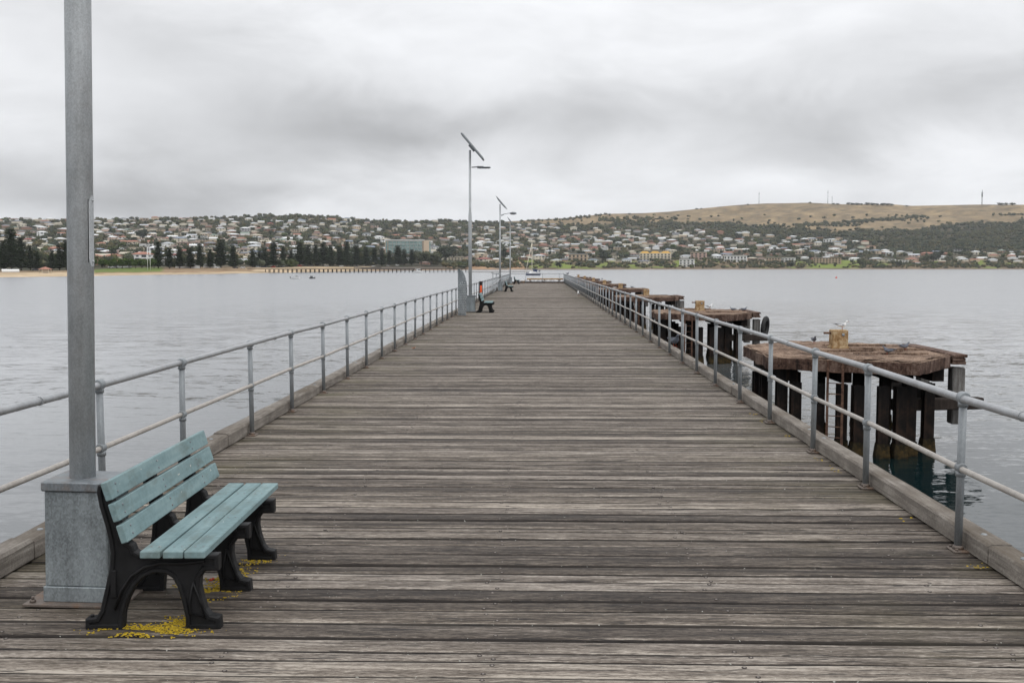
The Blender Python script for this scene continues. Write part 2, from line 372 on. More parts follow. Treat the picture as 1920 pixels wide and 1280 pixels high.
# ------------------------------------------------------------------ water
WZ = -3.4
def m_water():
    m = mat('sea_water', (.052, .088, .092), .05, 0, .5); q = NB(m); q.b.inputs['IOR'].default_value = 1.42
    def slope(vec, scale, detail, a, b, dist=.3):
        n = q.n('ShaderNodeTexNoise'); n.inputs['Scale'].default_value = scale; n.inputs['Detail'].default_value = detail; n.inputs['Roughness'].default_value = .55; n.inputs['Distortion'].default_value = dist
        q.l(vec, n.inputs['Vector']); sp_ = q.n('ShaderNodeSeparateColor'); q.l(n.outputs['Color'], sp_.inputs[0])
        return q.m('MULTIPLY', q.m('SUBTRACT', sp_.outputs[0], .5), a), q.m('MULTIPLY', q.m('SUBTRACT', sp_.outputs[1], .5), b)
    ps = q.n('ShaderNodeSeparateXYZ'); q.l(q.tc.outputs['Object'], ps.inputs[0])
    # distance from the jetty and its platforms; sets ripples, roughness and base colour
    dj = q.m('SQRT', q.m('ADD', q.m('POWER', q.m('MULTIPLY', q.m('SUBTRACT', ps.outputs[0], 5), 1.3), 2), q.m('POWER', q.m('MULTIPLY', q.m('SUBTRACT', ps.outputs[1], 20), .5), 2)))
    big = q.noise(q.map((.010, .035, 1)), 1, 4, .6, .6)
    amp = q.m('MULTIPLY', q.ramp(big, [(.35, .7), (.62, 1.3)]), q.m('DIVIDE', 1.0, q.m('ADD', 1.0, q.m('DIVIDE', dj, 60))))
    s1 = slope(q.map((.25, .60, 1)), 1, 2,   .12, .20); s2 = slope(q.map((1.1, 3.0, 1)), 1, 3, .15, .28); s3 = slope(q.map((4, 9, 1)), 1, 3, .12, .20)
    sx = q.m('MULTIPLY', q.m('ADD', s1[0], q.m('ADD', s2[0], s3[0])), amp); sy = q.m('MULTIPLY', q.m('ADD', s1[1], q.m('ADD', s2[1], s3[1])), amp)
    cv = q.n('ShaderNodeCombineXYZ'); q.l(sx, cv.inputs[0]); q.l(sy, cv.inputs[1]); cv.inputs[2].default_value = 1
    nv = q.n('ShaderNodeVectorMath', operation='NORMALIZE'); q.l(cv.outputs[0], nv.inputs[0]); q.nrm(nv.outputs[0])
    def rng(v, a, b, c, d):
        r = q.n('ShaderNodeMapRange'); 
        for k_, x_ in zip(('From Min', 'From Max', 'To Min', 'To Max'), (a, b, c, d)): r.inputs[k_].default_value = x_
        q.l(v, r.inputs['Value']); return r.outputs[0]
    rip = q.noise(q.map((.05, .35, 1)), 1, 5, .65, .5)
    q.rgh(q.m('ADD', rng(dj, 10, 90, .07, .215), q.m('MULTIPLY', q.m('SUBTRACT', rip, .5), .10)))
    q.col(q.mix(rng(dj, 8, 45, 0, 1), (.004, .013, .0145), (.262, .272, .285)))  # platform shade painted dark into the base colour, sky reflection painted pale offshore
    return m
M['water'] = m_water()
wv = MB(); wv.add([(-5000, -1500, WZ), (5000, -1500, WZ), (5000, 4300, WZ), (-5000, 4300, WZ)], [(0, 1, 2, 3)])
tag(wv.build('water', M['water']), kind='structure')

# ------------------------------------------------------------------ jetty
XL, XR = -3.20, 2.86        # deck edges
RL, RR = -3.05, 2.66        # railing lines
YB, YE = -6.0, 114.0
jetty = empty('jetty', (0, 0, 0), 0, 'long grey weathered timber jetty running straight out to sea with kerb beams', 'jetty')
dk = MB(); nails = MB(); y = YB; prof = [(0, -.020), (.03, -.004), (.12, 0), (.5, .0015), (.88, 0), (.97, -.004), (1, -.020)]
while y < YE:
    wd = rnd.uniform(.165, .225) if rnd.random() > .12 else rnd.uniform(.10, .15)
    gap = rnd.choice([.008, .010, .013, .018, .026]) if y < 20 else rnd.uniform(.008, .026)
    near = -1 < y < 16
    nx = 44 if near else (10 if y < 45 else 3)
    x0 = XL+rnd.uniform(-.02, .02); x1 = XR+rnd.uniform(-.02, .02)
    r1, r2 = rnd.random(), rnd.random(); z0 = rnd.uniform(-.004, .004); tl = rnd.uniform(-.004, .004)
    sl_ = rnd.uniform(-.012, .012); sd = rnd.uniform(0, 100)
    notch = (rnd.uniform(x0+.5, x1-.5), rnd.uniform(.03, .12), rnd.choice((0, 6))) if rnd.random() < .12 else None
    vs = []; fs = []; cs = []
    for i in range(nx+1):
        x = x0+(x1-x0)*i/nx
        e0 = mnoise.noise((x*1.3, sd, 0))*.006; e1 = mnoise.noise((x*1.3, sd, 9))*.006
        if near: e0 += mnoise.noise((x*9, sd, 3))*.0025; e1 += mnoise.noise((x*9, sd, 5))*.0025
        zz = z0+mnoise.noise((x*.9, sd, 20))*.004
        if notch and abs(x-notch[0]) < notch[1]:
            if notch[2]: e1 -= .018
            else: e0 += .018
        ya = y+gap/2+e0; yb = y+wd-gap/2+e1
        row = [(ya, -.045, 0)]+[(ya+(yb-ya)*p, h, p) for p, h in prof]+[(yb, -.045, 1)]
        for yy, h, p in row:
            vs.append((x, yy+sl_*(i/nx-.5), h+zz+tl*(p-.5))); cs.append((r1, p, r2, 1))
    k = len(prof)+2
    for i in range(nx):
        for j in range(k-1): fs.append((i*k+j, (i+1)*k+j, (i+1)*k+j+1, i*k+j+1))
    fs.append(tuple(range(k))[::-1]); fs.append(tuple(nx*k+j for j in range(k)))
    dk.add(vs, fs, 0, cs)
    for p_ in range(len(dk.sm)-len(fs), len(dk.sm)-2): dk.sm[p_] = True
    if near:
        for nxx in (-2.62, -1.45, -.25, .95, 2.2):
            for f_ in (.24, .76):
                if rnd.random() < .85:
                    c = (nxx+rnd.uniform(-.05, .05), y+wd*f_+rnd.uniform(-.01, .01), z0+tl*(f_-.5)+.001)
                    dk.ball(c, .008, 6, 1, (1, 1, .35)); dk.tube([(c[0], c[1], c[2]-.01), (c[0], c[1], c[2]+.0006)], .0125, 7, 2)
    y += wd
DECKM = [M['deck'], m_galv('old_nail_head', (.22, .19, .17), .5, .3, 1, metal=.4), mat('nail_stain', (.035, .028, .024), .9)]
dk.build('deck', DECKM, jetty)
# kerb beams (each length of timber its own part), with bolts
for side in (-1, 1):
    y = YB
    while y < YE-.2:
        L = min(rnd.uniform(3.6, 4.6), YE-y)
        xi = (RL-.045) if side < 0 else (RR+.045)
        xo = xi+side*.155; dz = rnd.uniform(-.008, .008); dxx = rnd.uniform(-.008, .008)
        a, b = sorted((xi, xo)); k = MB()
        # a slightly irregular bevelled beam
        n = 10; vs = []; fs = []
        pr = [(a, .012), (a, .118), (a+.014, .132), (b-.016, .130), (b, .112), (b, .012)]
        for i in range(n+1):
            yy = y+.006+(L-.012)*i/n; sd = y*3.1
            for j, (px_, pz_) in enumerate(pr):
                vs.append((px_+dxx+mnoise.noise((yy*2.2, sd, j*4.))*.006, yy, pz_+dz*(pz_ > .05)+mnoise.noise((yy*2.2, sd, 40+j*4.))*.006*(pz_ > .05)))
        m6 = len(pr)
        for i in range(n):
            for j in range(m6):
                j2 = (j+1) % m6; fs.append((i*m6+j, i*m6+j2, (i+1)*m6+j2, (i+1)*m6+j))
        fs.append(tuple(range(m6))[::-1]); fs.append(tuple(n*m6+j for j in range(m6)))
        k.add(vs, fs)
        for t in (.25, L-.3):
            k.ball(((a+b)/2, y+t, .128), .022, 8, 1, (1, 1, .5))
        k.build('kerb_beam', [M['kerb'], M['galv']], jetty)
        y += L
# substructure
for s_, x in ((0, -2.9), (1, -.2), (2, 2.5)):
    MB().box((x-.15, YB, -.45), (x+.15, YE, -.052), 0).build('stringer', M['under'], jetty)
Y = YB+1
hb = MB().box((-3.25, -.16, -.80), (2.9, .16, -.452), 0).mesh('header_beam', M['under'])
pm = MB().tube([(0, 0, -6.5), (0, 0, -3.3), (0, 0, -.802)], [.2, .19, .17], 12).mesh('pile', M['under'])
while Y < YE:
    inst('header_beam', hb, jetty, (0, Y, 0))
    for x in (-2.9, 2.5): inst('pile', pm, jetty, (x, Y, 0))
    Y += 5.4
MB().box((XL, YE+.003, -.3), (XR, YE+.16, -.02), 0).build('end_fascia', M['kerb'], jetty)

# ------------------------------------------------------------------ railings
def post_meshes():
    p = MB(); p.tube([(0, 0, .02), (0, 0, .955)], .0245, 14)
    p2 = MB()
    for z, r in ((.978, .040), (.535, .034)):
        rr = r
        if z < .9: p2b = p2; p2 = MB()
        p2.tube([(0, -.034, z), (0, -.022, z), (0, .022, z), (0, .034, z)], [rr*.86, rr, rr, rr*.86], 12)
        p2.tube([(0, 0, z-.055), (0, 0, z-.02)], .031, 12)
    p3 = MB(); p3.box((-.05, -.07, .004), (.05, .07, .016), 0, bev=.003); p3.tube([(0, 0, .016), (0, 0, .04)], [.036, .030], 12)
    for yy in (-.052, .052): p3.tube([(-.028, yy, .016), (-.028, yy, .028)], .009, 6)
    return p.mesh('post', M['galv']), (p2b.mesh('top_fitting', M['galv']), p2.mesh('mid_fitting', M['galv'])), p3.mesh('base_plate', M['galv_plate'])
PM = post_meshes()
yl = [-4.1, -2.2, -.3, 1.6, 3.4, 5.3, 7.31, 9.0, 11.2, 13.05, 15.0, 16.9]
while yl[-1]+1.87 < 113.8: yl.append(yl[-1]+1.87)
yr_ = [-4.5, -2.6, -.75, 1.1, 3.0, 4.85, 6.72, 8.64, 10.31, 12.25, 14.08, 16.05, 17.93]
while yr_[-1]+1.87 < 113.8: yr_.append(yr_[-1]+1.87)
def railing(x, ys, lab, vertical=True):
    r = empty('railing', (x, 0, 0), 0, lab, 'railing', 'pipe railings of the jetty')
    for i, yy in enumerate(ys):
        lean = rnd.uniform(-.008, .008)
        o = inst('post', PM[0], r, (0, yy, 0)); o.rotation_euler = (rnd.uniform(-.006, .006), lean, 0)
        inst('top_fitting', PM[1][0], o); inst('mid_fitting', PM[1][1], o)
        if yy < 60: inst('base_plate', PM[2], o, (0, 0, 0))
    pts = [(rnd.uniform(-.008, .008), yy, .978+rnd.uniform(-.007, .007)) for yy in ys]
    top = MB().tube([(0, YB, .978)]+pts+[(0, YE, .978)], .0255, 12)
    mid = MB().tube([(0, YB, .535)]+[(a, b, .535+(c-.978)) for a, b, c in pts]+[(0, YE, .535)], .0190, 12)
    for i in range(2, len(ys)-1, 3):
        yy = (ys[i]+ys[i+1])/2+.1
        if yy < 50: top.tube([(0, yy-.004, .978), (0, yy+.004, .978)], .0285, 12)
    top.build('top_rail', M['rail_top'], r); mid.build('mid_rail', M['rail_mid'], r)
    return r
railing(RL, yl, 'galvanised pipe railing along the left edge of the timber jetty, behind the benches')
railing(RR, yr_, 'galvanised pipe railing along the right edge of the jetty beside the rusty mooring platforms')
er = empty('railing', (0, 113.85, 0), 0, 'short pipe railing across the far end of the jetty', 'railing', 'pipe railings of the jetty')
for x in (-1.37, .42, 2.2):
    pe_ = inst('post', PM[0], er, (x, 0, 0), PI/2); inst('top_fitting', PM[1][0], pe_)
MB().tube([(RL+.05, 0, .978), (RR-.05, 0, .978)], .0265, 8).build('top_rail', M['rail_top'], er)

# ------------------------------------------------------------------ solar street lights
def rbox_tube(): pass
def make_light(kind):
    t = empty('solar_street_light', (0, 0, 0))
    b = MB(); b.box((-.168, -.15, .10), (.168, .15, .612), 0, bev=.006)
    b.build('base_box', M['galv_box'], t)
    c = MB(); c.box((-.176, -.158, .018), (.176, .158, .10), 0, bev=.004); c.build('box_collar', M['galv_box'], t)
    p = MB(); p.box((-.265, -.21, .004), (.265, .21, .018), 0, bev=.002)
    for sx in (-1, 1):
        for sy in (-1, 1): p.tube([(sx*.225, sy*.172, .018), (sx*.225, sy*.172, .034)], .016, 6); p.tube([(sx*.225, sy*.172, .034), (sx*.225, sy*.172, .05)], .008, 6)
    p.build('base_plate', M['galv_plate'], t)
    l = MB(); l.box((-.182, -.164, .612), (.182, .164, .664), 0, bev=.007)
    for sx in (-1, 1): l.box((sx*.184-.006, -.02, .575), (sx*.184+.006, .02, .65), 0, bev=.004)
    l.build('box_lid', M['galv_lid'], t)
    q = MB(); q.tube([(0, 0, .664), (0, 0, 3.75), (0, 0, 3.95), (0, 0, 6.3)], [.067, .067, .048, .045], 32)
    for p_ in range(4): pass
    pole = q.build('pole', M['galv_pole'], t, (-.025, 0, 0))
    a = MB()
    # access cover: curved sheet standing proud of the pole on its right side
    vs = []; fs = []; n = 7; zs = [1.80, 1.825, 1.835, 2.14, 2.15, 2.175]; 
    for zi, z in enumerate(zs):
        wf = (.62, .9, 1, 1, .9, .62)[zi]
        for k in range(n+1):
            an = math.radians(6)+math.radians(34)*wf*(k/n*2-1); vs.append((.0686*math.cos(an), .0686*math.sin(an), z))
    for zi in range(len(zs)-1):
        for k in range(n): fs.append((zi*(n+1)+k, zi*(n+1)+k+1, (zi+1)*(n+1)+k+1, (zi+1)*(n+1)+k))
    a.add(vs, fs, smooth=True)
    for wfz in (1.825, 2.15): a.ball((.0715*math.cos(-.05), .0715*math.sin(-.05), wfz), .007, 6)
    a.tube([(.0672*math.cos(math.radians(6-36)), .0672*math.sin(math.radians(6-36)), z) for z in (1.82, 2.155)], .0022, 5, 1)
    a.build('access_cover', [M['galv_pole'], M['black']], pole)
    s_ = MB()
    ang = math.atan2(-.94, .80)
    R = Matrix.Translation((.09, 0, 6.42)) @ Matrix.Rotation(-ang, 4, 'Y')
    if kind == 0:
        s_.box((-.66, -.42, -.035), (.64, .42, .035), 0, R, bev=.02); s_.box((-.60, -.38, .036), (.58, .38, .042), 1, R)
        s_.box((-.15, -.12, -.10), (.15, .12, -.036), 0, R)
    else:
        pts = [(-.66, -.0), (-.35, -.075), (0, -.095), (.35, -.075), (.66, 0), (.35, .015), (-.35, .015)]
        s_.prism(pts, -.42, .42, 'y', 0, R)
        s_.box((-.5, -.36, .018), (.5, .36, .024), 1, R)
    s_.build('solar_panel', [M['galv'] if kind == 0 else M['galv_lid'], M['solar']], t)
    ar = MB(); hd = MB()
    if kind == 0:
        ar.tube([(.04, 0, 5.64), (.3, 0, 5.655)], .022, 8)
        hd.box((.25, -.10, 5.60), (.52, .10, 5.68), 0, bev=.02); hd.box((.5, -.12, 5.615), (.78, .12, 5.655), 0, bev=.012); hd.box((.32, -.08, 5.592), (.74, .08, 5.60), 1)
    else:
        ar.tube([(.04, 0, 5.52), (.35, 0, 5.60), (.72, 0, 5.66)], .02, 8); ar.tube([(.04, 0, 5.42), (.3, 0, 5.58)], .016, 8)
        hd.ball((.93, 0, 5.64), .24, 10, 0, (1.1, .6, .42)); hd.box((.75, -.09, 5.60), (1.0, .09, 5.68), 0, bev=.02)
    arm = ar.build('arm', M['galv_lid'], t); hd.build('lamp_head', [M['galv_lid'], M['glass_dark']], t)
    return t
g_l = 'solar street lights along the left side of the jetty'
l0 = make_light(0); l0.location = (-2.457, 5.66, 0); l0.rotation_euler = (.0, .018, 0)
tag(l0, 'nearest solar street light, thick galvanised pole rising from a metal box beside the foreground bench', 'street light', g_l)
l1 = copy_tree(l0); l1.location = (-2.66, 41.9, 0); l1.rotation_euler = (0, 0, 0); tag(l1, 'solar street light with flat tilted panel, beside the tall steel fin', 'street light', g_l)
l2 = make_light(1); l2.location = (-2.80, 78.2, 0); tag(l2, 'solar street light with curved panel and long lamp arm beside the third bench', 'street light', g_l)
l3 = copy_tree(l2); l3.location = (-2.95, 111.6, 0); tag(l3, 'farthest and smallest looking solar street light, near the end of the jetty', 'street light', g_l)

# ------------------------------------------------------------------ benches
def arc(pts, n=6): return pts
FR = [(0.000, 0.0), (0.000, .052), (.055, .060), (.075, .095), (.105, .215), (.128, .310), (.134, .385), (.128, .450), (.110, .530), (.086, .615), (.074, .690), (.080, .724), (.104, .728), (.120, .718)]
FR2 = [(.150, .640), (.182, .520), (.196, .462), (.222, .440), (.245, .425), (.255, .395), (.290, .376), (.340, .372), (.668, .378), (.668, .298), (.600, .296)]
FR3 = [(.575, .260), (.572, .215), (.582, .160), (.600, .100), (.620, .070), (.668, .060), (.672, .0), (.500, .0)]
FR4 = [(.498, .065), (.480, .150), (.462, .215), (.440, .258), (.405, .282), (.350, .286), (.295, .262), (.250, .215), (.215, .150), (.192, .080), (.185, .0)]
def make_bench():
    t = empty('bench', (0, 0, 0))
    poly = FR+FR2+FR3+FR4
    from mathutils.geometry import tessellate_polygon
    tris = tessellate_polygon([[Vector((p[0], p[1], 0)) for p in poly]])
    def frame():
        f = MB(); n = len(poly); hw = .032
        # centroid-free inset: offset normals
        ins = []
        for i in range(n):
            a, b, c = Vector(poly[i-1]), Vector(poly[i]), Vector(poly[(i+1) % n])
            n1_ = Vector((-(b-a).y, (b-a).x)).normalized(); n2_ = Vector((-(c-b).y, (c-b).x)).normalized()
            nn = (n1_+n2_); nn = nn.normalized() if nn.length > 1e-6 else n1_
            ins.append(b-nn*.0) if False else ins.append(b)
        area = sum(poly[i][0]*poly[(i+1) % n][1]-poly[(i+1) % n][0]*poly[i][1] for i in range(n))
        sg = 1 if area > 0 else -1
        def off(d):
            out = []
            for i in range(n):
                a, b, c = Vector(poly[i-1]), Vector(poly[i]), Vector(poly[(i+1) % n])
                n1_ = Vector((-(b-a).y, (b-a).x)).normalized()*sg; n2_ = Vector((-(c-b).y, (c-b).x)).normalized()*sg
                nn = n1_+n2_
                if nn.length < .3: nn = n1_
                nn = nn/ max(nn.length**2/2, .6)
                out.append(b+nn*d)
            return out
        loops = [(off(0.0), -.026), (off(.006), -.032), (off(.020), -.032), (off(.025), -.022), (off(0.0), .026), (off(.006), .032), (off(.020), .032), (off(.025), .022)]
        vs = [];
        for pl, y_ in loops: vs += [(p[0], y_, p[1]) for p in pl]
        fs = []
        for i in range(n):
            j = (i+1) % n
            for A, B in ((0, 1), (1, 2), (2, 3)): fs.append((A*n+i, A*n+j, B*n+j, B*n+i)[::-1])
            for A, B in ((4, 5), (5, 6), (6, 7)): fs.append((A*n+i, A*n+j, B*n+j, B*n+i))
            fs.append((i, j, 4*n+j, 4*n+i))
        for tr in tris:
            fs.append(tuple(3*n+k for k in tr)); fs.append(tuple(7*n+k for k in tr)[::-1])
        f.add(vs, fs)
        # foot bolts
        for x_ in (.025, .64): f.tube([(x_, 0, .055), (x_, 0, .066)], .010, 8, 0)
        # raised rib following the arch
        f.tube([(.150, -.030, .10), (.185, -.032, .20), (.235, -.032, .27), (.300, -.032, .315), (.38, -.032, .335), (.50, -.032, .335), (.60, -.030, .345)], .008, 6)
        f.tube([(.540, -.030, .24), (.522, -.030, .15), (.522, -.030, .08), (.60, -.030, .06), (.575, -.030, .14), (.540, -.030, .24)], .006, 6)
        f.box((.13, -.034, .16), (.16, -.024, .30), 0, bev=.004)
        return f.mesh('frame', [M['bench_iron'], M['galv']])
    fm = frame()
    for y_ in (.035, .655, 1.275): inst('frame', fm, t, (0, y_, 0))
    # back slats
    for cx, cz in ((.122, .704), (.156, .600), (.192, .494)):
        s_ = MB(); R = Matrix.Translation((cx+.022, 0, cz)) @ Matrix.Rotation(math.radians(-17), 4, 'Y')
        s_.box((-.018, -.05, -.046), (.018, 1.60, .046), 0, R, bev=.004)
        for y_ in (.035, .655, 1.275):
            for zz in (-.02, .02):
                p = R @ Vector((.0185, y_+.0, zz)); s_.ball(p, .006, 6, 1)
        s_.build('back_slat', [M['bench_slat'], M['galv_lid']], t)
    for x0, x1 in ((.300, .398), (.412, .510), (.517, .618)):
        s_ = MB(); s_.box((x0, -.055, .374), (x1, 1.60, .410), 0, None, bev=.004)
        for y_ in (.035, .655, 1.275):
            for zz in (.3, .7): s_.ball((x0+(x1-x0)*zz, y_, .4105), .006, 6, 1, (1, 1, .4))
        s_.build('seat_slat', [M['bench_slat'], M['galv_lid']], t)
    return t
gb = 'benches facing across the jetty'
b0 = make_bench(); b0.location = (-2.25, 5.13, 0); b0.rotation_euler = (0, 0, math.radians(1.5))
tag(b0, 'nearest bench, pale aqua slats on black frames, in front of the metal pole box', 'bench', gb)
b1 = copy_tree(b0); b1.location = (-2.42, 41.3, 0); b1.rotation_euler = (0, 0, math.radians(.5)); tag(b1, 'second bench along the jetty, just in front of the orange lifebuoy', 'bench', gb)
b2 = copy_tree(b0); b2.location = (-2.47, 75.0, 0); b2.rotation_euler = (0, 0, 0); tag(b2, 'third bench along the jetty, beside the light with the long lamp arm', 'bench', gb)
b3 = copy_tree(b0); b3.location = (-2.60, 108.0, 0); b3.rotation_euler = (0, 0, 0); tag(b3, 'farthest small dark bench near the end railing of the jetty', 'bench', gb)

# lichen under the bench and along the right kerb: thin crusty flakes
lc = MB(); r2 = random.Random(3)
def flakes(cx, cy, sx, sy, n, smin=.004, smax=.014):
    for _ in range(n):
        x = cx+r2.gauss(0, sx); y_ = cy+r2.gauss(0, sy)
        if mnoise.noise((x*7, y_*11, 1.7)) < -.22 or mnoise.noise((x*70, y_*90, 4.)) < -.05: continue
        s_ = r2.uniform(smin, smax); k = 6; z = .0035
        a0 = r2.uniform(0, 6); vs = [(x+math.cos(a0+2*PI*i/k)*s_*r2.uniform(.5, 1.4), y_+math.sin(a0+2*PI*i/k)*s_*r2.uniform(.4, 1.0), z) for i in range(k)]
        vs2 = [(x+(a-x)*.6, y_+(b-y_)*.6, z+.003) for a, b, c in vs]
        lc.add(vs+vs2, [tuple(range(k, 2*k))]+[(i, (i+1) % k, k+(i+1) % k, k+i) for i in range(k)])
flakes(-1.93, 5.12, .12, .04, 2200, .002, .008); flakes(-1.80, 5.24, .05, .05, 700, .002, .008); flakes(-1.80, 5.72, .06, .06, 700, .002, .008); flakes(-1.78, 5.95, .05, .14, 1300, .002, .008); flakes(-1.72, 6.42, .05, .06, 500, .002, .008)
flakes(-1.99, 5.85, .04, .05, 60); flakes(2.63, 6.35, .03, .06, 22, .004, .012)
for yy in (7.6, 9.4, 9.9, 11.3, 12.4, 13.0): flakes(2.62, yy, .025, .08, 12, .004, .013)
tag(lc.build('lichen', M['lichen']), 'crusty yellow lichen growing on the boards under the nearest bench', 'lichen', kind='stuff')
def leaf(x, y_, s_, m_, lab):
    l = MB(); vs = []; k = 9
    for i in range(k):
        a = 2*PI*i/k; r = s_*(1 if i % 2 else .55); vs.append((x+math.cos(a)*r, y_+math.sin(a)*r, .012+r2.uniform(0, s_*.8)))
    vs.append((x, y_, .01)); l.add(vs, [(i, (i+1) % k, k) for i in range(k)]); l.add([(a, b, c+.003) for a, b, c in vs], [(i, (i+1) % k, k) for i in range(k)])
    return tag(l.build('leaf', m_), lab, 'leaf')
leaf(-2.72, 23.1, .055, mat('orange_brown_leaf', (.42, .17, .07), .8), 'crumpled orange brown leaf on the boards near the left kerb')
leaf(-1.86, 5.93, .018, mat('red_leaf', (.6, .08, .03), .7), 'small red leaf lying under the nearest bench')

# ------------------------------------------------------------------ fin, lifebuoy, ladder rail
fin = empty('steel_fin', (-2.93, 38.7, 0), 0, 'tall curved galvanised steel fin with fish scale cutouts standing by the left railing', 'sculpture')
def m_fin():
    m = m_galv('patterned_fin_steel', (.24, .26, .27), .38, .35, 2, metal=.6); return m
pts = [(0.0, .0), (.30, .0), (.31, .3), (.345, .7), (.352, .95), (.33, 1.2), (.28, 1.42), (.20, 1.6), (.12, 1.69), (.05, 1.70), (.0, 1.66)]
fb = MB(); nz_ = 26
def fx(z):  # right edge of the fin at height z
    for (xa, za), (xb, zb) in zip(pts[1:-1], pts[2:]):
        if za <= z <= zb: return xa+(xb-xa)*(z-za)/(zb-za+1e-9)
    return .05
vs = []; fs = []; nn = 8
for i in range(nz_+1):
    z = .012+1.685*i/nz_; X1 = fx(z)
    for th_ in (-.006, .006):
        for k in range(nn+1):
            x = X1*k/nn; vs.append((x, -.10*math.sin(PI*k/nn*.6)+th_, z))
W = nn+1
for i in range(nz_):
    for k in range(nn):
        for s0 in (0, 1):
            a = (i*2+s0)*W+k; b = ((i+1)*2+s0)*W+k; q_ = (a, a+1, b+1, b); fs.append(q_ if s0 == 0 else q_[::-1])
    for k in (0, nn):
        a = (i*2)*W+k; b = ((i+1)*2)*W+k; fs.append((a, b, b+W, a+W))
fb.add(vs, fs, smooth=False); fpl = fb.build('fin_plate', m_fin(), fin)
sc_ = MB()
for i in range(17):
    z = .12+i*.062
    for k in range(4):
        x = .045+k*.075+(.035 if i % 2 else 0)
        if x > fx(z)-.03: continue
        y0 = -.10*math.sin(PI*(x/fx(z))*.6)-.012
        sc_.tube([(x-.024, y0, z-.014), (x, y0-.004, z+.014), (x+.024, y0, z-.014)], .009, 5)
for x, z in ((.10, 1.18), (.17, 1.22), (.25, 1.2), (.23, 1.12), (.28, 1.3)): sc_.ball((x, -.10*math.sin(PI*x/.33*.6)-.012, z), .016, 6)
sc_.build('scale_pattern', M['white'] if False else m_galv('bright_scale_steel', (.55, .57, .58), .35, .2, 2, metal=.5), fin)
MB().box((-.05, -.16, .003), (.36, .06, .014), 0, bev=.002).build('base_plate', M['galv_plate'], fin)

lb = empty('lifebuoy_stand', (-2.97, 54.5, 0), 0, 'dark post holding an orange lifebuoy edge on, behind the second bench', 'lifebuoy')
MB().box((-.09, -.05, 0.0), (.09, .05, 1.03), 0, bev=.01).build('post', mat('dark_brown_post', (.022, .012, .01), .8), lb)
ring = MB(); pr_ = []
n1_, n2_ = 22, 8; vs = []; fs = []
for i in range(n1_):
    a = 2*PI*i/n1_
    for k in range(n2_):
        b = 2*PI*k/n2_; r = .26+.055*math.cos(b); vs.append((.055*math.sin(b)+.15-.12, -.11+r*math.cos(a)*.18, .52+r*math.sin(a)))
for i in range(n1_):
    for k in range(n2_):
        a, b = i*n2_+k, i*n2_+(k+1) % n2_; c, d = ((i+1) % n1_)*n2_+k, ((i+1) % n1_)*n2_+(k+1) % n2_; fs.append((a, b, d, c))
ring.add(vs, fs, smooth=True); ro = ring.build('lifebuoy', M['orange'], lb)
MB().box((-.05, -.165, .28), (.11, -.04, .36), 0, bev=.01).build('white_band', M['white'], lb)

gt = empty('ladder_handrail', (-3.0, 70, 0), 0, 'galvanised handrail frame of the boarding ladder on the left edge, before the third bench', 'handrail')
for y_, h in ((0, 1.32), (5.5, 1.30)):
    MB().tube([(0, y_, 0), (0, y_, h)], .03, 8).build('upright', M['galv'], gt)
MB().tube([(-.12, -.6, 1.40), (0, 0, 1.35), (.15, 1.2, 1.28), (.5, 2.4, 1.24)], .022, 6).build('top_bar', M['galv'], gt)
MB().tube([(-.1, -2.5, .45), (0, 0, .55), (.2, 3.0, .82), (.45, 5.5, 1.0)], .022, 6).build('sloping_bar', M['rail_top'], gt)
MB().tube([(0, 5.5, 1.30), (.3, 5.2, 1.28), (.42, 5.0, 1.0), (.42, 5.0, 0)], .022, 6).build('hoop', M['galv'], gt)
MB().tube([(0, 0, .08), (.1, 1.2, .2), (.1, 3, .45), (0, 5.5, .5)], .018, 6).build('low_bar', M['galv'], gt)

# ------------------------------------------------------------------ mooring platforms (dolphins)
PZ = -.75
POLY = [(6.48, 30.14), (10.10, 28.40), (11.83, 30.82), (11.79, 35.09), (8.58, 36.65), (6.63, 34.63)]
def rough_poly(seed, step=.35, amp=.05):
    rr = random.Random(seed); out = []
    for i, a in enumerate(POLY):
        b = POLY[(i+1) % len(POLY)]; L = math.dist(a, b); n = max(1, int(L/step))
        for k in range(n):
            t = k/n; out.append((a[0]+(b[0]-a[0])*t+rr.uniform(-amp, amp)*(k > 0), a[1]+(b[1]-a[1])*t+rr.uniform(-amp, amp)*(k > 0)))
    return out
def inside(x, y_, pl):
    r = False; n = len(pl)
    for i in range(n):
        (xa, ya), (xb, yb) = pl[i], pl[(i+1) % n]
        if (ya > y_) != (yb > y_) and x < (xb-xa)*(y_-ya)/(yb-ya)+xa: r = not r
    return r
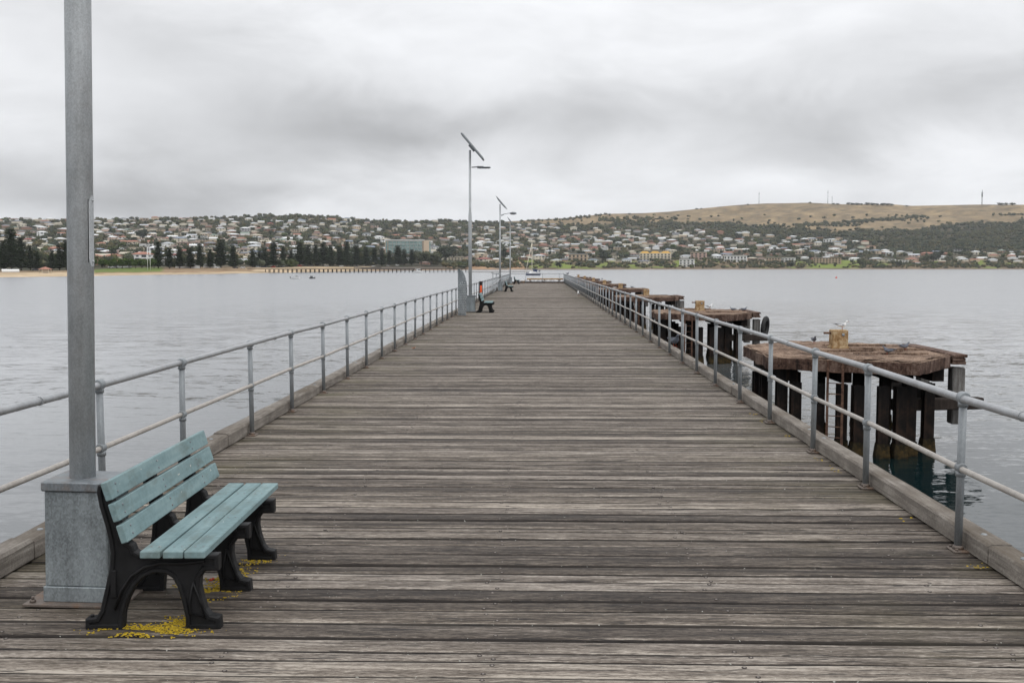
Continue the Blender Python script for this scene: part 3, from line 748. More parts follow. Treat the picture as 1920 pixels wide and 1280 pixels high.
def make_platform(seed, detail=True):
    rr = random.Random(seed); ox, oy = 9.3, 32.6
    t = empty('mooring_platform', (0, 0, 0))
    pl = [(x-ox, y_-oy) for x, y_ in rough_poly(seed)]
    n = len(pl); s_ = MB()
    # slab rim
    vs = [(x, y_, PZ-.34+rr.uniform(-.02, .02)) for x, y_ in pl]+[(x, y_, PZ-.02) for x, y_ in pl]
    fs = [(i, (i+1) % n, n+(i+1) % n, n+i) for i in range(n)]+[tuple(range(n))[::-1]]
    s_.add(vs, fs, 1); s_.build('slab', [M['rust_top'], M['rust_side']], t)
    # crumbling top surface: a fine grid clipped to the polygon
    g = MB(); st = .14 if detail else .5; idx = {}; vs = []; fs = []
    x0, x1, y0, y1 = -3.0, 2.7, -4.4, 4.2; nxg = int((x1-x0)/st); nyg = int((y1-y0)/st)
    big = [(x*1.012, y_*1.008) for x, y_ in pl]
    for i in range(nxg+1):
        for j in range(nyg+1):
            x = x0+i*st; y_ = y0+j*st
            if inside(x, y_, pl):
                h = mnoise.fractal((x*1.7+seed, y_*1.7, seed), 1, 2, 5)*.035+mnoise.noise((x*.6, y_*5, seed))*.02
                idx[(i, j)] = len(vs); vs.append((x, y_, PZ+max(-.02, h)+.01))
    for (i, j), a in list(idx.items()):
        q_ = [(i, j), (i+1, j), (i+1, j+1), (i, j+1)]
        if all(k in idx for k in q_): fs.append(tuple(idx[k] for k in q_))
    g.add(vs, fs, smooth=False)
    # rim lip filling to the edge
    lip = [(x, y_, PZ-.019) for x, y_ in pl]; li2 = [(x*.9, y_*.93, PZ+.004) for x, y_ in pl]
    g.add(lip+li2, [(i, (i+1) % n, n+(i+1) % n, n+i) for i in range(n)])
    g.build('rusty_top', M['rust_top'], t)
    # plank courses lying on it
    pk = MB()
    for k in range(9 if detail else 4):
        y_ = rr.uniform(-3.4, 3.2); x = rr.uniform(-1.6, 1.0); L = rr.uniform(.7, 2.2)
        if inside(x, y_, pl) and inside(x+L, y_, pl): MB().box((x, y_, PZ), (x+L, y_+.10, PZ+.05+rr.uniform(0, .02)), 0).build('loose_timber', M['rust_top'], t)
    # beams under the slab
    ub = MB()
    for x in (-2.1, -.7, .8, 2.0): ub.box((x-.16, -2.9+abs(x)*.3, PZ-.70), (x+.16, 3.0-abs(x)*.3, PZ-.345))
    ub.build('under_beam', M['rust_pile'], t)
    pw = MB(); bw = .14
    # H-section steel pile with weed near the waterline
    pw.box((-bw, -bw, -6), (bw, -bw+.05, PZ-.702)); pw.box((-bw, bw-.05, -6), (bw, bw, PZ-.702)); pw.box((-.06, -bw+.05, -6), (.06, bw-.05, PZ-.702)); 
    wd_ = MB(); wn = []
    for i in range(5):
        z = -3.6+i*.15; r = (.19, .195, .19, .175, .16)[i]; wn.append([(r*1.0*sx+rr.uniform(-.012, .012), r*sy+rr.uniform(-.012, .012), z) for sx, sy in ((-1, -1), (0, -1.02), (1, -1), (1.02, 0), (1, 1), (0, 1.02), (-1, 1), (-1.02, 0))])
    vs = [p for r_ in wn for p in r_]; fs = [(i*8+k, i*8+(k+1) % 8, (i+1)*8+(k+1) % 8, (i+1)*8+k) for i in range(4) for k in range(8)]
    wd_.add(vs, fs)
    pme = pw.mesh('pile', M['rust_pile']); wme = wd_.mesh('weed_growth', M['weed'])
    spots = [(-2.45, -.3), (-2.4, -2.25), (-2.05, -2.5), (-1.5, -2.85), (-.9, -3.0), (-.55, -3.3), (.05, -3.58), (.5, -3.6), (.9, -3.2), (1.6, -2.65), (-2.2, -1.5), (-2.5, .5), (-1.78, .4), (-1.35, .5), (-.62, .4), (.58, .4), (1.38, .4), (2.07, .4), (-1.27, 2.6), (-.04, 2.7), (1.2, 2.6), (2.0, 2.2)]
    for x, y_ in spots:
        o = inst('pile', pme, t, (x, y_, 0), rr.uniform(-.1, .1)); inst('weed_growth', wme, o)
    # fender timber and waler hanging on the seaward side
    fd = MB().box((2.62, -1.75, -2.75), (2.98, -1.35, PZ-.36), 0, bev=.03).build('fender_timber', M['fender'], t)
    for y_ in (1.2, 3.0): MB().box((2.66, y_-.2, -2.6), (2.98, y_+.2, PZ-.36), 0, bev=.03).build('fender_timber', M['fender'], t)
    wl = MB(); wl.box((.2, -2.78, -2.25), (2.9, -2.45, -1.92), 0, Matrix.Rotation(.18, 4, 'Z'), bev=.03); wl.box((2.44, -1.6, -2.3), (2.655, 3.1, -1.98), 0, bev=.02)
    wl.build('waler', M['under'], t)
    rt = MB()
    for k in range(3): rt.box((2.55, -1.9+k*.02, PZ-.06-k*.10), (2.95+rr.uniform(-.06, .06), 2.4, PZ+.03-k*.10), 0, bev=.015)
    rt.build('rotten_edge_timber', M['rust_side'], t)
    # ladder on the pier side
    ld = MB()
    for sx in (-.2, .2): ld.box((sx-.03, -.02, -3.8), (sx+.03, .03, PZ-.02), 0)
    for k in range(9): ld.tube([(-.2, 0, -3.5+k*.3), (.2, 0, -3.5+k*.3)], .013, 6)
    o = ld.build('ladder', M['rust_steel'], t, (-1.17, -3.30, 0)); o.rotation_euler = (0, 0, -.45)
    # bollard box with its pin
    b = MB(); b.box((-.24, -.22, 0), (.24, .22, .56), 0, bev=.02); b.box((-.27, -.25, -.02), (.27, .25, .05), 0, bev=.01); bo = b.build('bollard', M['bollard'], t, (.03, .75, PZ+.02))
    MB().tube([(-.46, 0, .46), (-.235, 0, .46)], .035, 10).build('pin', M['rust_steel'], bo)
    MB().ball((.08, -.225, .42), .05, 8, 0, (1, .4, 1)).build('eye_bolt', M['galv'], bo)
    return t
gp = 'rusty mooring platforms in a row beside the jetty'
PL = [(32.6, 'nearest rusty mooring platform, big flat hexagonal top with four birds and a box bollard'),
      (60.6, 'second rusty mooring platform from the front, with a black tyre hanging off its seaward corner'),
      (92.0, 'third rusty mooring platform from the front, just beyond the one with the tyre'),
      (122.5, 'fourth rusty mooring platform from the front, level with the end of the jetty'),
      (152.5, 'fifth rusty mooring platform from the front, first one standing beyond the end of the jetty'),
      (183.0, 'sixth rusty mooring platform from the front, third from the far end of the row'),
      (216.0, 'seventh rusty mooring platform from the front, last but one in the row'),
      (250.0, 'farthest and smallest looking rusty mooring platform at the end of the row')]
p0 = make_platform(1, True); p1 = make_platform(5, True); p2 = make_platform(9, False)
for i, (yy, lab) in enumerate(PL):
    o = p0 if i == 0 else (p1 if i == 1 else (p2 if i == 2 else copy_tree((p0, p1, p2)[i % 3])))
    o.location = (9.3+(0, -.1, .0, .1, .1, .1, 0, 0)[i], yy, 0); tag(o, lab, 'mooring platform', gp)
ty = MB(); vs = []; fs = []
for i in range(24):
    a = 2*PI*i/24
    for k in range(8):
        b = 2*PI*k/8; r = .42+.13*math.cos(b); vs.append((.12*math.sin(b), r*math.cos(a), r*math.sin(a)*1.15))
for i in range(24):
    for k in range(8):
        a, b = i*8+k, i*8+(k+1) % 8; c, d = ((i+1) % 24)*8+k, ((i+1) % 24)*8+(k+1) % 8; fs.append((a, b, d, c))
ty.add(vs, fs, smooth=True); to = ty.build('tyre', M['rubber'], None, (12.45, 58.9, -1.55)); to.rotation_euler = (0, .1, -.5)
tag(to, 'black tyre fender hanging from the seaward corner of the second mooring platform', 'tyre')
# timber buffer across the far end, beyond the railing
eb = empty('timber_buffer', (0, 116.5, 0), 0, 'low brown timber buffer lined with gulls just beyond the end railing', 'buffer')
MB().box((-3.0, -1.9, -.28), (3.2, 2.2, .02), 0, bev=.02).build('landing', M['rust_side'], eb)
MB().box((-1.3, 1.2, .30), (2.7, 1.5, .47), 0, bev=.03).build('buffer_beam', M['bollard'], eb)
MB().box((-2.9, -1.9, .022), (3.1, -1.6, .14), 0, bev=.02).build('low_timber', M['under'], eb)
for x in (-1.0, .6, 2.3): MB().box((x-.12, 1.22, .02), (x+.12, 1.48, .298), 0).build('block', M['rust_side'], eb)
for x in (-2.5, 0, 2.6): MB().tube([(x, 0, -6), (x, 0, -.28)], .2, 10).build('pile', M['under'], eb)

# ------------------------------------------------------------------ birds
def loft(mb, spine, mi=0, n=12, cols=None):
    """spine: (x, z, rw, rh) rings along x"""
    vs = []; fs = []
    for x, z, a, b in spine:
        for k in range(n):
            t = 2*PI*k/n; vs.append((x, a*math.cos(t), z+b*math.sin(t)))
    for i in range(len(spine)-1):
        for k in range(n): fs.append((i*n+k, (i+1)*n+k, (i+1)*n+(k+1) % n, i*n+(k+1) % n))
    fs.append(tuple(range(n))); fs.append(tuple((len(spine)-1)*n+k for k in range(n))[::-1])
    mb.add(vs, fs, mi, smooth=True)
def bird_meshes(kind):
    if kind == 'gull':
        body, wing, tip, leg = M['gull_white'], M['gull_grey'], M['bird_dark'], M['beak']
        sp = [(-.20, .155, .006, .004), (-.16, .150, .028, .012), (-.10, .140, .046, .034), (-.03, .132, .056, .052), (.04, .135, .054, .055), (.085, .155, .040, .048), (.10, .185, .027, .033), (.108, .215, .026, .028), (.120, .238, .026, .026), (.142, .242, .022, .022), (.160, .238, .010, .010), (.165, .237, .004, .004)]
        hl, bk = .09, .03
    else:
        body, wing, tip, leg = M['pig_grey'], M['pig_grey'], M['bird_dark'], M['beak']
        if kind == 'juvenile': body = wing = M['juv']
        sp = [(-.19, .075, .012, .004), (-.13, .085, .034, .012), (-.09, .095, .042, .030), (-.03, .098, .056, .050), (.03, .108, .056, .056), (.07, .130, .042, .046), (.082, .158, .027, .030), (.090, .182, .023, .025), (.105, .195, .022, .022), (.124, .196, .016, .016), (.134, .193, .005, .005)]
        hl, bk = .055, .02
    b = MB(); loft(b, sp)
    w_ = MB()
    for s_ in (-1, 1):
        z0 = sp[3][1]+.012; r = sp[3][2]
        vs = [(.06, s_*r*.75, z0+.030), (.05, s_*(r+.006), z0-.005), (-.05, s_*(r+.008), z0-.025), (-.13, s_*(r-.012), z0-.004), (-.23, s_*.018, z0+.026), (-.22, s_*.010, z0+.036), (-.10, s_*r*.55, z0+.042)]
        vs2 = [(x, y_-s_*.008, z-.004) for x, y_, z in vs]
        w_.add(vs+vs2, [tuple(range(7)) if s_ < 0 else tuple(range(7))[::-1]]+[(i, (i+1) % 7, 7+(i+1) % 7, 7+i) for i in range(7)], 0, smooth=False)
        w_.add([(-.15, s_*(r-.018), z0+.012), (-.255, s_*.014, z0+.024), (-.255, s_*.004, z0+.032), (-.15, s_*.02, z0+.038)], [(0, 1, 2, 3)], 1)
    l = MB()
    for s_ in (-1, 1):
        l.tube([(0, s_*.022, hl+.02), (.004, s_*.022, .008)], .0042, 6)
        for a in (-.5, 0, .5): l.tube([(.004, s_*.022, .006), (.004+.03*math.cos(a), s_*.022+.03*math.sin(a), .003)], .003, 5)
    k = MB(); x, z = sp[-1][0], sp[-1][1]; k.tube([(x-.006, 0, z), (x+bk*.6, 0, z-.002), (x+bk, 0, z-.007)], [.006, .005, .0015], 6)
    e = MB()
    for s_ in (-1, 1): e.ball((sp[-3][0]-.002, s_*sp[-3][2]*.93, sp[-3][1]+.005), .0038, 6)
    return (b.mesh('body', body), w_.mesh('wing', [wing, tip]), l.mesh('leg', leg), k.mesh('bill', M['beak'] if kind == 'gull' else tip), e.mesh('eye', M['black']))
BM = {k: bird_meshes(k) for k in ('gull', 'pigeon', 'juvenile')}
def bird(kind, x, y_, z, rz, lab, group=None, sc=1.0, full=True):
    nm = 'seagull' if kind == 'gull' else ('pigeon' if kind == 'pigeon' else 'young_seagull')
    t = empty(nm, (x, y_, z), rz, lab, 'bird', group); t.scale = (sc, sc, sc)
    for n_, me in zip(('body', 'wings', 'legs', 'bill', 'eyes'), BM[kind]): inst(n_, me, t)
    return t
bird('gull', 9.42, 33.3, PZ+.58, -.1, 'white and grey seagull standing on the box bollard of the nearest mooring platform', sc=1.08)
gb_ = 'birds resting on the mooring platforms'
bird('pigeon', 9.05, 35.2, PZ+.03, -1.5, 'pale pigeon standing upright on the nearest platform, left of the bollard', gb_, 1.15)
bird('pigeon', 10.05, 30.9, PZ+.02, 2.5, 'dark pigeon with lowered head right of the bollard on the nearest platform', gb_, 1.15)
bird('pigeon', 11.1, 32.5, PZ+.02, .35, 'dark pigeon facing right near the right rim of the nearest mooring platform', gb_, 1.15)
bird('pigeon', 7.75, 29.75, PZ+.02, 2.0, 'dark pigeon crouching on the near rim of the nearest platform, seen just under the rail', gb_, 1.1)
bird('gull', 10.0, 62.6, PZ+.04, .5, 'white seagull landing on the second mooring platform, right of its bollard', gb_, 1.2)
bird('pigeon', 10.85, 60.0, PZ+.04, 2.6, 'left of two dark pigeons near the right rim of the second mooring platform', gb_, 1.1)
bird('pigeon', 11.45, 59.6, PZ+.04, .3, 'right of two dark pigeons near the right rim of the second mooring platform', gb_, 1.25)
bird('pigeon', 2.83, 22.2, .13, -1.2, 'grey pigeon perched on the right kerb beam seen through the railing', None, 1.25)
bird('gull', 2.42, 64.5, .0, 1.8, 'white seagull standing on the jetty boards beside the right railing', None, 1.2)
for i, (x, yy, z, k) in enumerate([(9.9, 123.5, PZ+.05, 'pigeon'), (10.6, 122.0, PZ+.05, 'pigeon'), (9.1, 153.6, PZ+.6, 'pigeon'), (10.4, 184.0, PZ+.05, 'pigeon'), (10.7, 183.0, PZ+.05, 'gull'), (10.1, 217.0, PZ+.05, 'gull')]):
    lab = ['left of two dark pigeons on the fourth mooring platform', 'right of two dark pigeons on the fourth mooring platform', 'dark pigeon on the bollard of the fifth mooring platform', 'dark pigeon on the sixth mooring platform', 'white seagull at the right edge of the sixth mooring platform', 'white seagull on the seventh mooring platform'][i]
    bird(k, x, yy, z, rnd.uniform(0, 6), lab, gb_, 1.3)
bird('pigeon', RR, 97.5, 1.005, 1.0, 'dark bird perched on the top rail of the right railing near the far end', None, 1.2)
ge = 'gulls lined up on the timber buffer at the end of the jetty'
ords = ['first', 'second', 'third', 'fourth', 'fifth', 'sixth', 'seventh', 'eighth', 'ninth', 'tenth', 'eleventh', 'twelfth', 'thirteenth', 'fourteenth', 'fifteenth', 'sixteenth', 'seventeenth', 'eighteenth']
gx = [-1.92, -1.72, -1.50, -1.22, -.98, -.72, -.44, -.18, .08, .38, .62, .90, 1.15, 1.42, 1.70, 2.0, 2.35, 2.62]
for i, x in enumerate(gx):
    bird('gull', x, 116.0+rnd.uniform(-.6, .6), .025, rnd.choice([0, 3.1, .6, 2.5])+rnd.uniform(-.3, .3), 'white seagull, %s from the left in the row beyond the end railing' % ords[i], ge, rnd.uniform(1.05, 1.25))
bird('juvenile', -2.42, 112.2, 0, 1.3, 'brown young gull standing behind the farthest bench', None, 1.9)
bird('juvenile', -1.6, 112.6, .0, .6, 'brown young gull standing right of the farthest bench', None, 1.7)

# ------------------------------------------------------------------ far shore: terrain
def itp(tab, x):
    if x <= tab[0][0]: return tab[0][1]
    for (a, fa), (b, fb_) in zip(tab, tab[1:]):
        if x <= b: return fa+(fb_-fa)*(x-a)/(b-a)
    return tab[-1][1]
YSH = [(-1500, 560), (-600, 530), (-200, 522), (0, 520), (120, 518.7), (250, 516), (400, 513.7), (480, 512), (560, 510.8), (665, 509.2), (700, 508.3), (760, 507.2), (820, 506.7), (880, 506.4), (1000, 506), (1200, 505.4), (1440, 505), (1920, 504.9), (3400, 505)]
YRD = [(-1500, 425), (-300, 416), (0, 412), (150, 413), (250, 411), (400, 409), (480, 405), (560, 404), (630, 408), (695, 414), (760, 416), (810, 414), (842, 413), (880, 416), (935, 416), (975, 414), (1060, 409), (1135, 401), (1210, 399.5), (1255, 397), (1310, 391.5), (1360, 386.5), (1397, 383.5), (1435, 381.5), (1480, 381), (1515, 380), (1577, 383), (1677, 383.5), (1710, 386), (1840, 383.5), (1920, 384), (2300, 392), (3400, 415)]
DRD = [(-1500, 2400), (0, 2500), (560, 2700), (760, 3000), (960, 3300), (1300, 3600), (1700, 3700), (3400, 3600)]
def dsh(px): return (CAMZ-WZ)*F/(itp(YSH, px)-HY)
def terr(px, t):
    ys = itp(YSH, px); yr = itp(YRD, px); py = ys+(yr-ys)*t
    D0 = dsh(px); D1 = itp(DRD, px)
    tt = max(t, 0); D = D0+(D1-D0)*(tt**1.08 if t >= 0 else 0)+(t*400 if t < 0 else 0)
    u, v = ray(px, py)
    bump = 0
    if t > .04:
        k = min(1, (t-.04)/.1)*D/2000
        bump = k*(mnoise.fractal((u*D/260, D/200, 3.1), 1, 2, 4)*5.0)*(1 if t < .93 else max(0, (1-t)/.07))
    return Vector((u*D, D, CAMZ+v*D+bump if t >= 0 else WZ+t*30))
def tof(px, py): ys = itp(YSH, px); return (ys-py)/(ys-itp(YRD, px))
def place(px, py): return terr(px, tof(px, py))
GLO = [(940, 417), (975, 418), (1060, 423), (1130, 421), (1190, 417), (1260, 416), (1330, 419), (1400, 421), (1440, 425), (1525, 432), (1565, 436), (1615, 431), (1727, 430), (1790, 424), (1865, 417), (1920, 415), (3400, 420)]
def nz(a, b, c=0.0): return mnoise.fractal((a, b, c), 1, 2, 4)
def isgrass(px, py):
    return px > 955 and py < itp(GLO, px)+nz(px/40, py/8, 5)*3.5
def gcol(px, py, t):
    """ground colour by place (real surface colour of soil, sand, grass)"""
    ys = itp(YSH, px); k = nz(px/30., py/6., 1.3); k2 = nz(px/9., py/2.5, 7.7)
    up = ys-py
    sand = (.46, .355, .235)
    if isgrass(px, py):
        a = Vector((.22, .165, .098)); b = Vector((.115, .095, .066)); c = Vector((.32, .235, .135))
        f = min(1, max(0, .5+k*.9)); col = a.lerp(c, f).lerp(b, min(1, max(0, .25+k2*.8)))
        return tuple(col)
    if px < 175 and up < 8: return sand
    if px < 480:
        lim = 7.5 if px < 175 else 6+k
        if up < lim-2: return sand
        if up < lim: return (.30, .20, .12)
        if 170 < px < 310 and up < 13: return (.13, .17, .045)
        if up < 12: return (.26, .19, .12)
    elif px < 700:
        if up < 10: return sand if up > 2 or px < 560 else (.3, .24, .17)
    elif px < 835:
        if up < 6: return (.30, .22, .15)
    elif px < 990:
        if up < 2.2: return (.26, .20, .155)
        if up < 8 and k > -.05: return (.42, .26, .15)
        if up < 14 and k > .1: return (.36, .25, .15)
    else:
        if up < 2.0: return (.20, .155, .12)
    if up < 17 and px > 960:
        g = itp([(960, -.1), (1050, .4), (1100, .35), (1120, .0), (1140, .45), (1200, .35), (1230, 0), (1420, -.2), (1530, .25), (1545, .7), (1610, .7), (1625, -.1), (1700, .25), (1730, 0), (1920, -.1)], px)
        if g+k*.9 > .30: return (.16, .20, .045)
        return (.11, .085, .05) if k2 > 0 else (.17, .125, .075)
    f = min(1, max(0, .5+k2*1.3))
    return tuple(Vector((.040, .042, .026)).lerp(Vector((.115, .095, .065)), f*f))
cols_px = list(range(-1500, 3401, 10)); rows = [-.12, -.04]+[i/150 for i in range(151)]+[1.03, 1.1, 1.3]
tv = []; tcl = []
for t in rows:
    for px in cols_px:
        if t <= 1: p = terr(px, t)
        else:
            p = terr(px, 1.0); e = (t-1); u, v = ray(px, itp(YRD, px)); D = p.y*(1+e); p = Vector((u*D, D, p.z-e*e*900-e*10))
        tv.append(p[:])
        tcl.append((*gcol(px, itp(YSH, px)+(itp(YRD, px)-itp(YSH, px))*min(max(t, 0), 1), t), 1))
nc = len(cols_px); tf = [(i*nc+j, i*nc+j+1, (i+1)*nc+j+1, (i+1)*nc+j) for i in range(len(rows)-1) for j in range(nc-1)]
m = mat('hillside_ground', (.2, .2, .1), .95, 0, .1); q = NB(m)
n1_ = q.noise(q.map((.02, .02, .02)), 1, 8, .7); n2_ = q.noise(q.map((.15, .15, .15)), 1, 4, .6)
f_ = q.ramp(q.m('ADD', q.m('MULTIPLY', n1_, .6), q.m('MULTIPLY', n2_, .4)), [(.32, .45), (.68, 1.45)])
q.col(q.mix(1.0, q.attr(), f_, 'MULTIPLY'))
tm = MB(); tm.add(tv, tf, 0, tcl, True)
tag(tm.build('hills', m), kind='structure')

# ------------------------------------------------------------------ far shore: houses
R3 = random.Random(11)
def cm(name, c, r=.7): return mat(name, c, r, 0, .3)
WALL = {'cream': (.66, .60, .49), 'white': (.80, .80, .78), 'brick': (.30, .17, .12), 'sandstone': (.56, .44, .32), 'grey': (.38, .38, .38), 'pink': (.58, .43, .36)}
ROOF = {'white': (.70, .71, .71), 'pale grey': (.46, .48, .50), 'dark grey': (.13, .14, .16), 'terracotta': (.33, .135, .085), 'brown': (.17, .105, .08), 'sage green': (.22, .28, .23), 'dark red': (.24, .055, .045), 'blue grey': (.19, .23, .29), 'beige': (.47, .42, .33)}
WM = {k: cm('%s_house_wall' % k, v) for k, v in WALL.items()}; RM = {k: m_noise('%s_roofing' % k.replace(' ', '_'), tuple(x*.85 for x in v), tuple(min(1, x*1.1) for x in v), .5, .6) for k, v in ROOF.items()}
WIN = MB().box((-.9, -.06, -.7), (.9, .05, .7)).mesh('window', M['glass_dark'])
WINB = MB().box((-1.6, -.06, -1.05), (1.6, .05, 1.05)).mesh('window', M['glass_dark'])
def hip(mb, w_, d_, z, h, ov=.6, gable=False):
    a, b = w_/2+ov, d_/2+ov; r = a-(b if not gable else 0); r = max(r, .3) if not gable else a
    vs = [(-a, -b, z), (a, -b, z), (a, b, z), (-a, b, z), (-r, 0, z+h), (r, 0, z+h), (-a, -b, z-.25), (a, -b, z-.25), (a, b, z-.25), (-a, b, z-.25)]
    mb.add(vs, [(0, 1, 5, 4), (1, 2, 5), (2, 3, 4, 5), (3, 0, 4), (6, 7, 1, 0), (7, 8, 2, 1), (8, 9, 3, 2), (9, 6, 0, 3), (9, 8, 7, 6)])
SH = {}
for nm_, (w_, d_, st, rt) in {'low hipped': (16, 11, 1, 'hip'), 'two storey hipped': (14, 10, 2, 'hip'), 'gabled': (14, 9, 1, 'gable'), 'flat roofed': (15, 10, 2, 'flat'), 'L shaped': (17, 10, 1, 'L')}.items():
    h = 2.9*st+.2; wb = MB(); rb = MB()
    wb.box((-w_/2, -d_/2, -4), (w_/2, d_/2, h))
    if rt == 'hip': hip(rb, w_, d_, h+.26, 2.3)
    elif rt == 'gable': hip(rb, w_, d_, h+.26, 2.4, .5, True); wb.add([(-w_/2, -d_/2, h), (-w_/2, d_/2, h), (-w_/2, 0, h+2.0), (w_/2, -d_/2, h), (w_/2, d_/2, h), (w_/2, 0, h+2.0)], [(0, 1, 2), (3, 5, 4)])
    elif rt == 'flat': rb.box((-w_/2-.5, -d_/2-1.2, h+.02), (w_/2+.5, d_/2+.5, h+.45)); wb.box((-w_/2-.3, -d_/2-1.6, 2.8), (w_/2+.3, -d_/2-.02, 3.05)); wb.box((-w_/2-.3, -d_/2-1.6, 3.06), (w_/2+.3, -d_/2-1.5, 3.9))
    else:
        hip(rb, w_, d_, h+.26, 2.2); wb.box((w_/2-7, -d_/2-5, -4), (w_/2, -d_/2-.01, h))
        a = w_/2-3.5; rb.add([(a-4.1, -d_/2-5.6, h+.26), (a+4.1, -d_/2-5.6, h+.26), (a+4.1, 0, h+.26), (a-4.1, 0, h+.26), (a, -d_/2-2.2, h+2.2), (a, -.8, h+2.2)], [(0, 1, 4), (1, 2, 5, 4), (3, 0, 4, 5)])
    SH[nm_] = (wb, rb, w_, d_, st, rt)
cacheW = {}; cacheR = {}
def house(p, shape, wl_, rf, rz, sc, chim=False):
    wb, rb, w_, d_, st, rt = SH[shape]
    t = empty('house', p, rz); t.scale = (sc*1.08, sc, sc*.82)
    if (shape, wl_) not in cacheW: cacheW[(shape, wl_)] = wb.mesh('walls', WM[wl_])
    if (shape, rf) not in cacheR: cacheR[(shape, rf)] = rb.mesh('roof', RM[rf])
    wo_ = inst('walls', cacheW[(shape, wl_)], t); inst('roof', cacheR[(shape, rf)], t)
    y_ = -d_/2-.02
    xs = [-w_*.32, 0, w_*.3] if rt != 'L' else [-w_*.36, -w_*.12]
    for k in range(st):
        for x in xs:
            if R3.random() < .85: inst('window', WINB if (k == 1 and rt == 'flat') or R3.random() < .3 else WIN, t, (x, y_, 1.5+2.9*k))
    if rt == 'L': inst('window', WIN, t, (w_/2-3.5, -d_/2-5.03, 1.5))
    return t
# special buildings are placed first and keep their ground free
busy = []      # (x0, x1, ytop, ybase) in degrees of view, used only to keep plots apart
def plot(px, py, wpx, hpx): busy.append((px-wpx/2, px+wpx/2, py-hpx, py))
def free(px, py, wpx, hpx, m_=1.0):
    a, b, c, d = px-wpx/2, px+wpx/2, py-hpx, py
    for (e, f, g, h) in busy:
        if a < f-m_ and b > e+m_ and abs(d-h) < min(3.2, hpx*.6): return False
    return True
def bld(name, px, py, lab, cat, rz=0.0):
    p = place(px, py); return empty(name, p, rz-math.atan2(p.x, p.y), lab, cat), p.y/F
# glass fronted hotel
h, k = bld('hotel', 766, 480, 'long four storey hotel with green glass balconies and cream end blocks above the pines', 'hotel', .12)
W_ = 84*k; H_ = 26*k; B_ = 5*k; plot(766, 480, 92, 30)
MB().box((-W_*.5, 0, -5), (W_*.5, 14, H_)).build('walls', WM['sandstone'], h)
MB().box((-W_*.49, -1.5, H_+.02), (W_*.36, 13, H_+1.4)).build('roof', RM['white'], h)
gm = m_noise('green_glass', (.13, .20, .19), (.26, .36, .34), .4, .25)
for i in range(4):
    z0 = H_*(.08+.23*i)
    for j in range(8):
        x0 = -W_*.45+j*W_*.095; f = MB().box((x0, -1.5, z0), (x0+W_*.088, -.05, z0+H_*.19)).build('window', gm, h)
    MB().box((-W_*.47, -1.9, z0-H_*.035), (W_*.33, -.03, z0-.03)).build('balcony_slab', WM['grey'], h)
MB().box((W_*.34, -2.2, -5), (W_*.46, -.02, H_*1.02)).build('end_block', WM['sandstone'], h)
for x in (-W_*.492, W_*.478): MB().box((x-1.2, -1.8, 0), (x+1.2, -.02, H_*.95)).build('glass_corner', gm, h)
# apartments with mustard roof
def apartments(px, py, wpx, hpx, st, nb, wallm, roofm, lab, rz=0, step=True, flat=False):
    h, k = bld('apartment_building', px, py, lab, 'apartments', rz); W_ = wpx*k; H_ = hpx*k; plot(px, py, wpx+3, hpx+3)
    w_ = MB(); w_.box((-W_/2, 0, -6), (W_/2, 12, H_*.8)); w_.build('walls', wallm, h)
    r_ = MB()
    if flat: r_.box((-W_/2-.5, -2, H_*.8+.02), (W_/2+.5, 12.5, H_*.8+.7))
    else:
        n = 3 if step else 1
        for i in range(n):
            a = -W_/2+i*W_/n; wv_ = W_/n; z = H_*.8+.02; r_.add([(a-.3, -.6, z), (a+wv_+.3-.8, -.6, z), (a+wv_-.5, 12.6, z), (a-.3, 12.6, z), (a+wv_*.25, 6, z+H_*.22), (a+wv_*.72, 6, z+H_*.22)], [(0, 1, 5, 4), (1, 2, 5), (2, 3, 4, 5), (3, 0, 4)])
    r_.build('roof', roofm, h)
    for i in range(st):
        z = H_*.8*i/st
        for j in range(nb):
            x = -W_/2+W_*(j+.15)/nb; MB().box((x, -.08, z+.5), (x+W_/nb*.45, .05, z+H_*.8/st*.70)).build('window', M['glass_dark'], h)
        if i: MB().box((-W_/2, -1.6, z-.12), (W_/2, -.1, z+.12)).build('balcony', wallm, h)
    return h
apartments(1229, 488, 58, 17, 3, 9, WM['cream'], cm('mustard_tiles', (.52, .30, .06)), 'cream terraced apartments with mustard yellow roof on the bluff right of the yacht', .05)
apartments(1084, 488, 36, 15, 2, 5, WM['sandstone'], RM['pale grey'], 'boxy cream house with flat pale grey roof on the bluff above the jetty end', .0, flat=True)
apartments(1288, 500, 28, 17, 3, 4, WM['white'], RM['white'], 'white stepped apartment block low on the bluff near the water', 0, flat=True)
apartments(1379, 493, 42, 14, 2, 7, WM['white'], RM['white'], 'long white modern house with many windows on the bluff', .03, flat=True)
apartments(1551, 494, 50, 13, 3, 9, WM['sandstone'], RM['brown'], 'brown three storey apartment block above the green bank', .0, flat=True)
apartments(1310, 488, 30, 16, 3, 4, WM['pink'], RM['beige'], 'pinkish stepped apartments right of the mustard roofed block', 0, flat=True)
apartments(855, 493, 30, 13, 3, 5, WM['cream'], RM['beige'], 'cream three storey flats above the orange sand bank left of the second street light', .1, flat=True)
apartments(1175, 491, 18, 9, 1, 4, WM['white'], RM['blue grey'], 'small white house with a pale blue roof at the edge of the bluff', 0, step=False)
apartments(1478, 491, 24, 9, 2, 4, WM['white'], RM['white'], 'white cube shaped house right of the row of beige flats', 0, flat=True)
apartments(1450, 491, 26, 11, 2, 5, WM['sandstone'], RM['sage green'], 'beige flats with a green balcony next to the white cube house', 0, flat=True)
apartments(1552, 459, 16, 10, 2, 3, WM['white'], RM['white'], 'tall white flat roofed house high among the right hand houses', 0, flat=True)
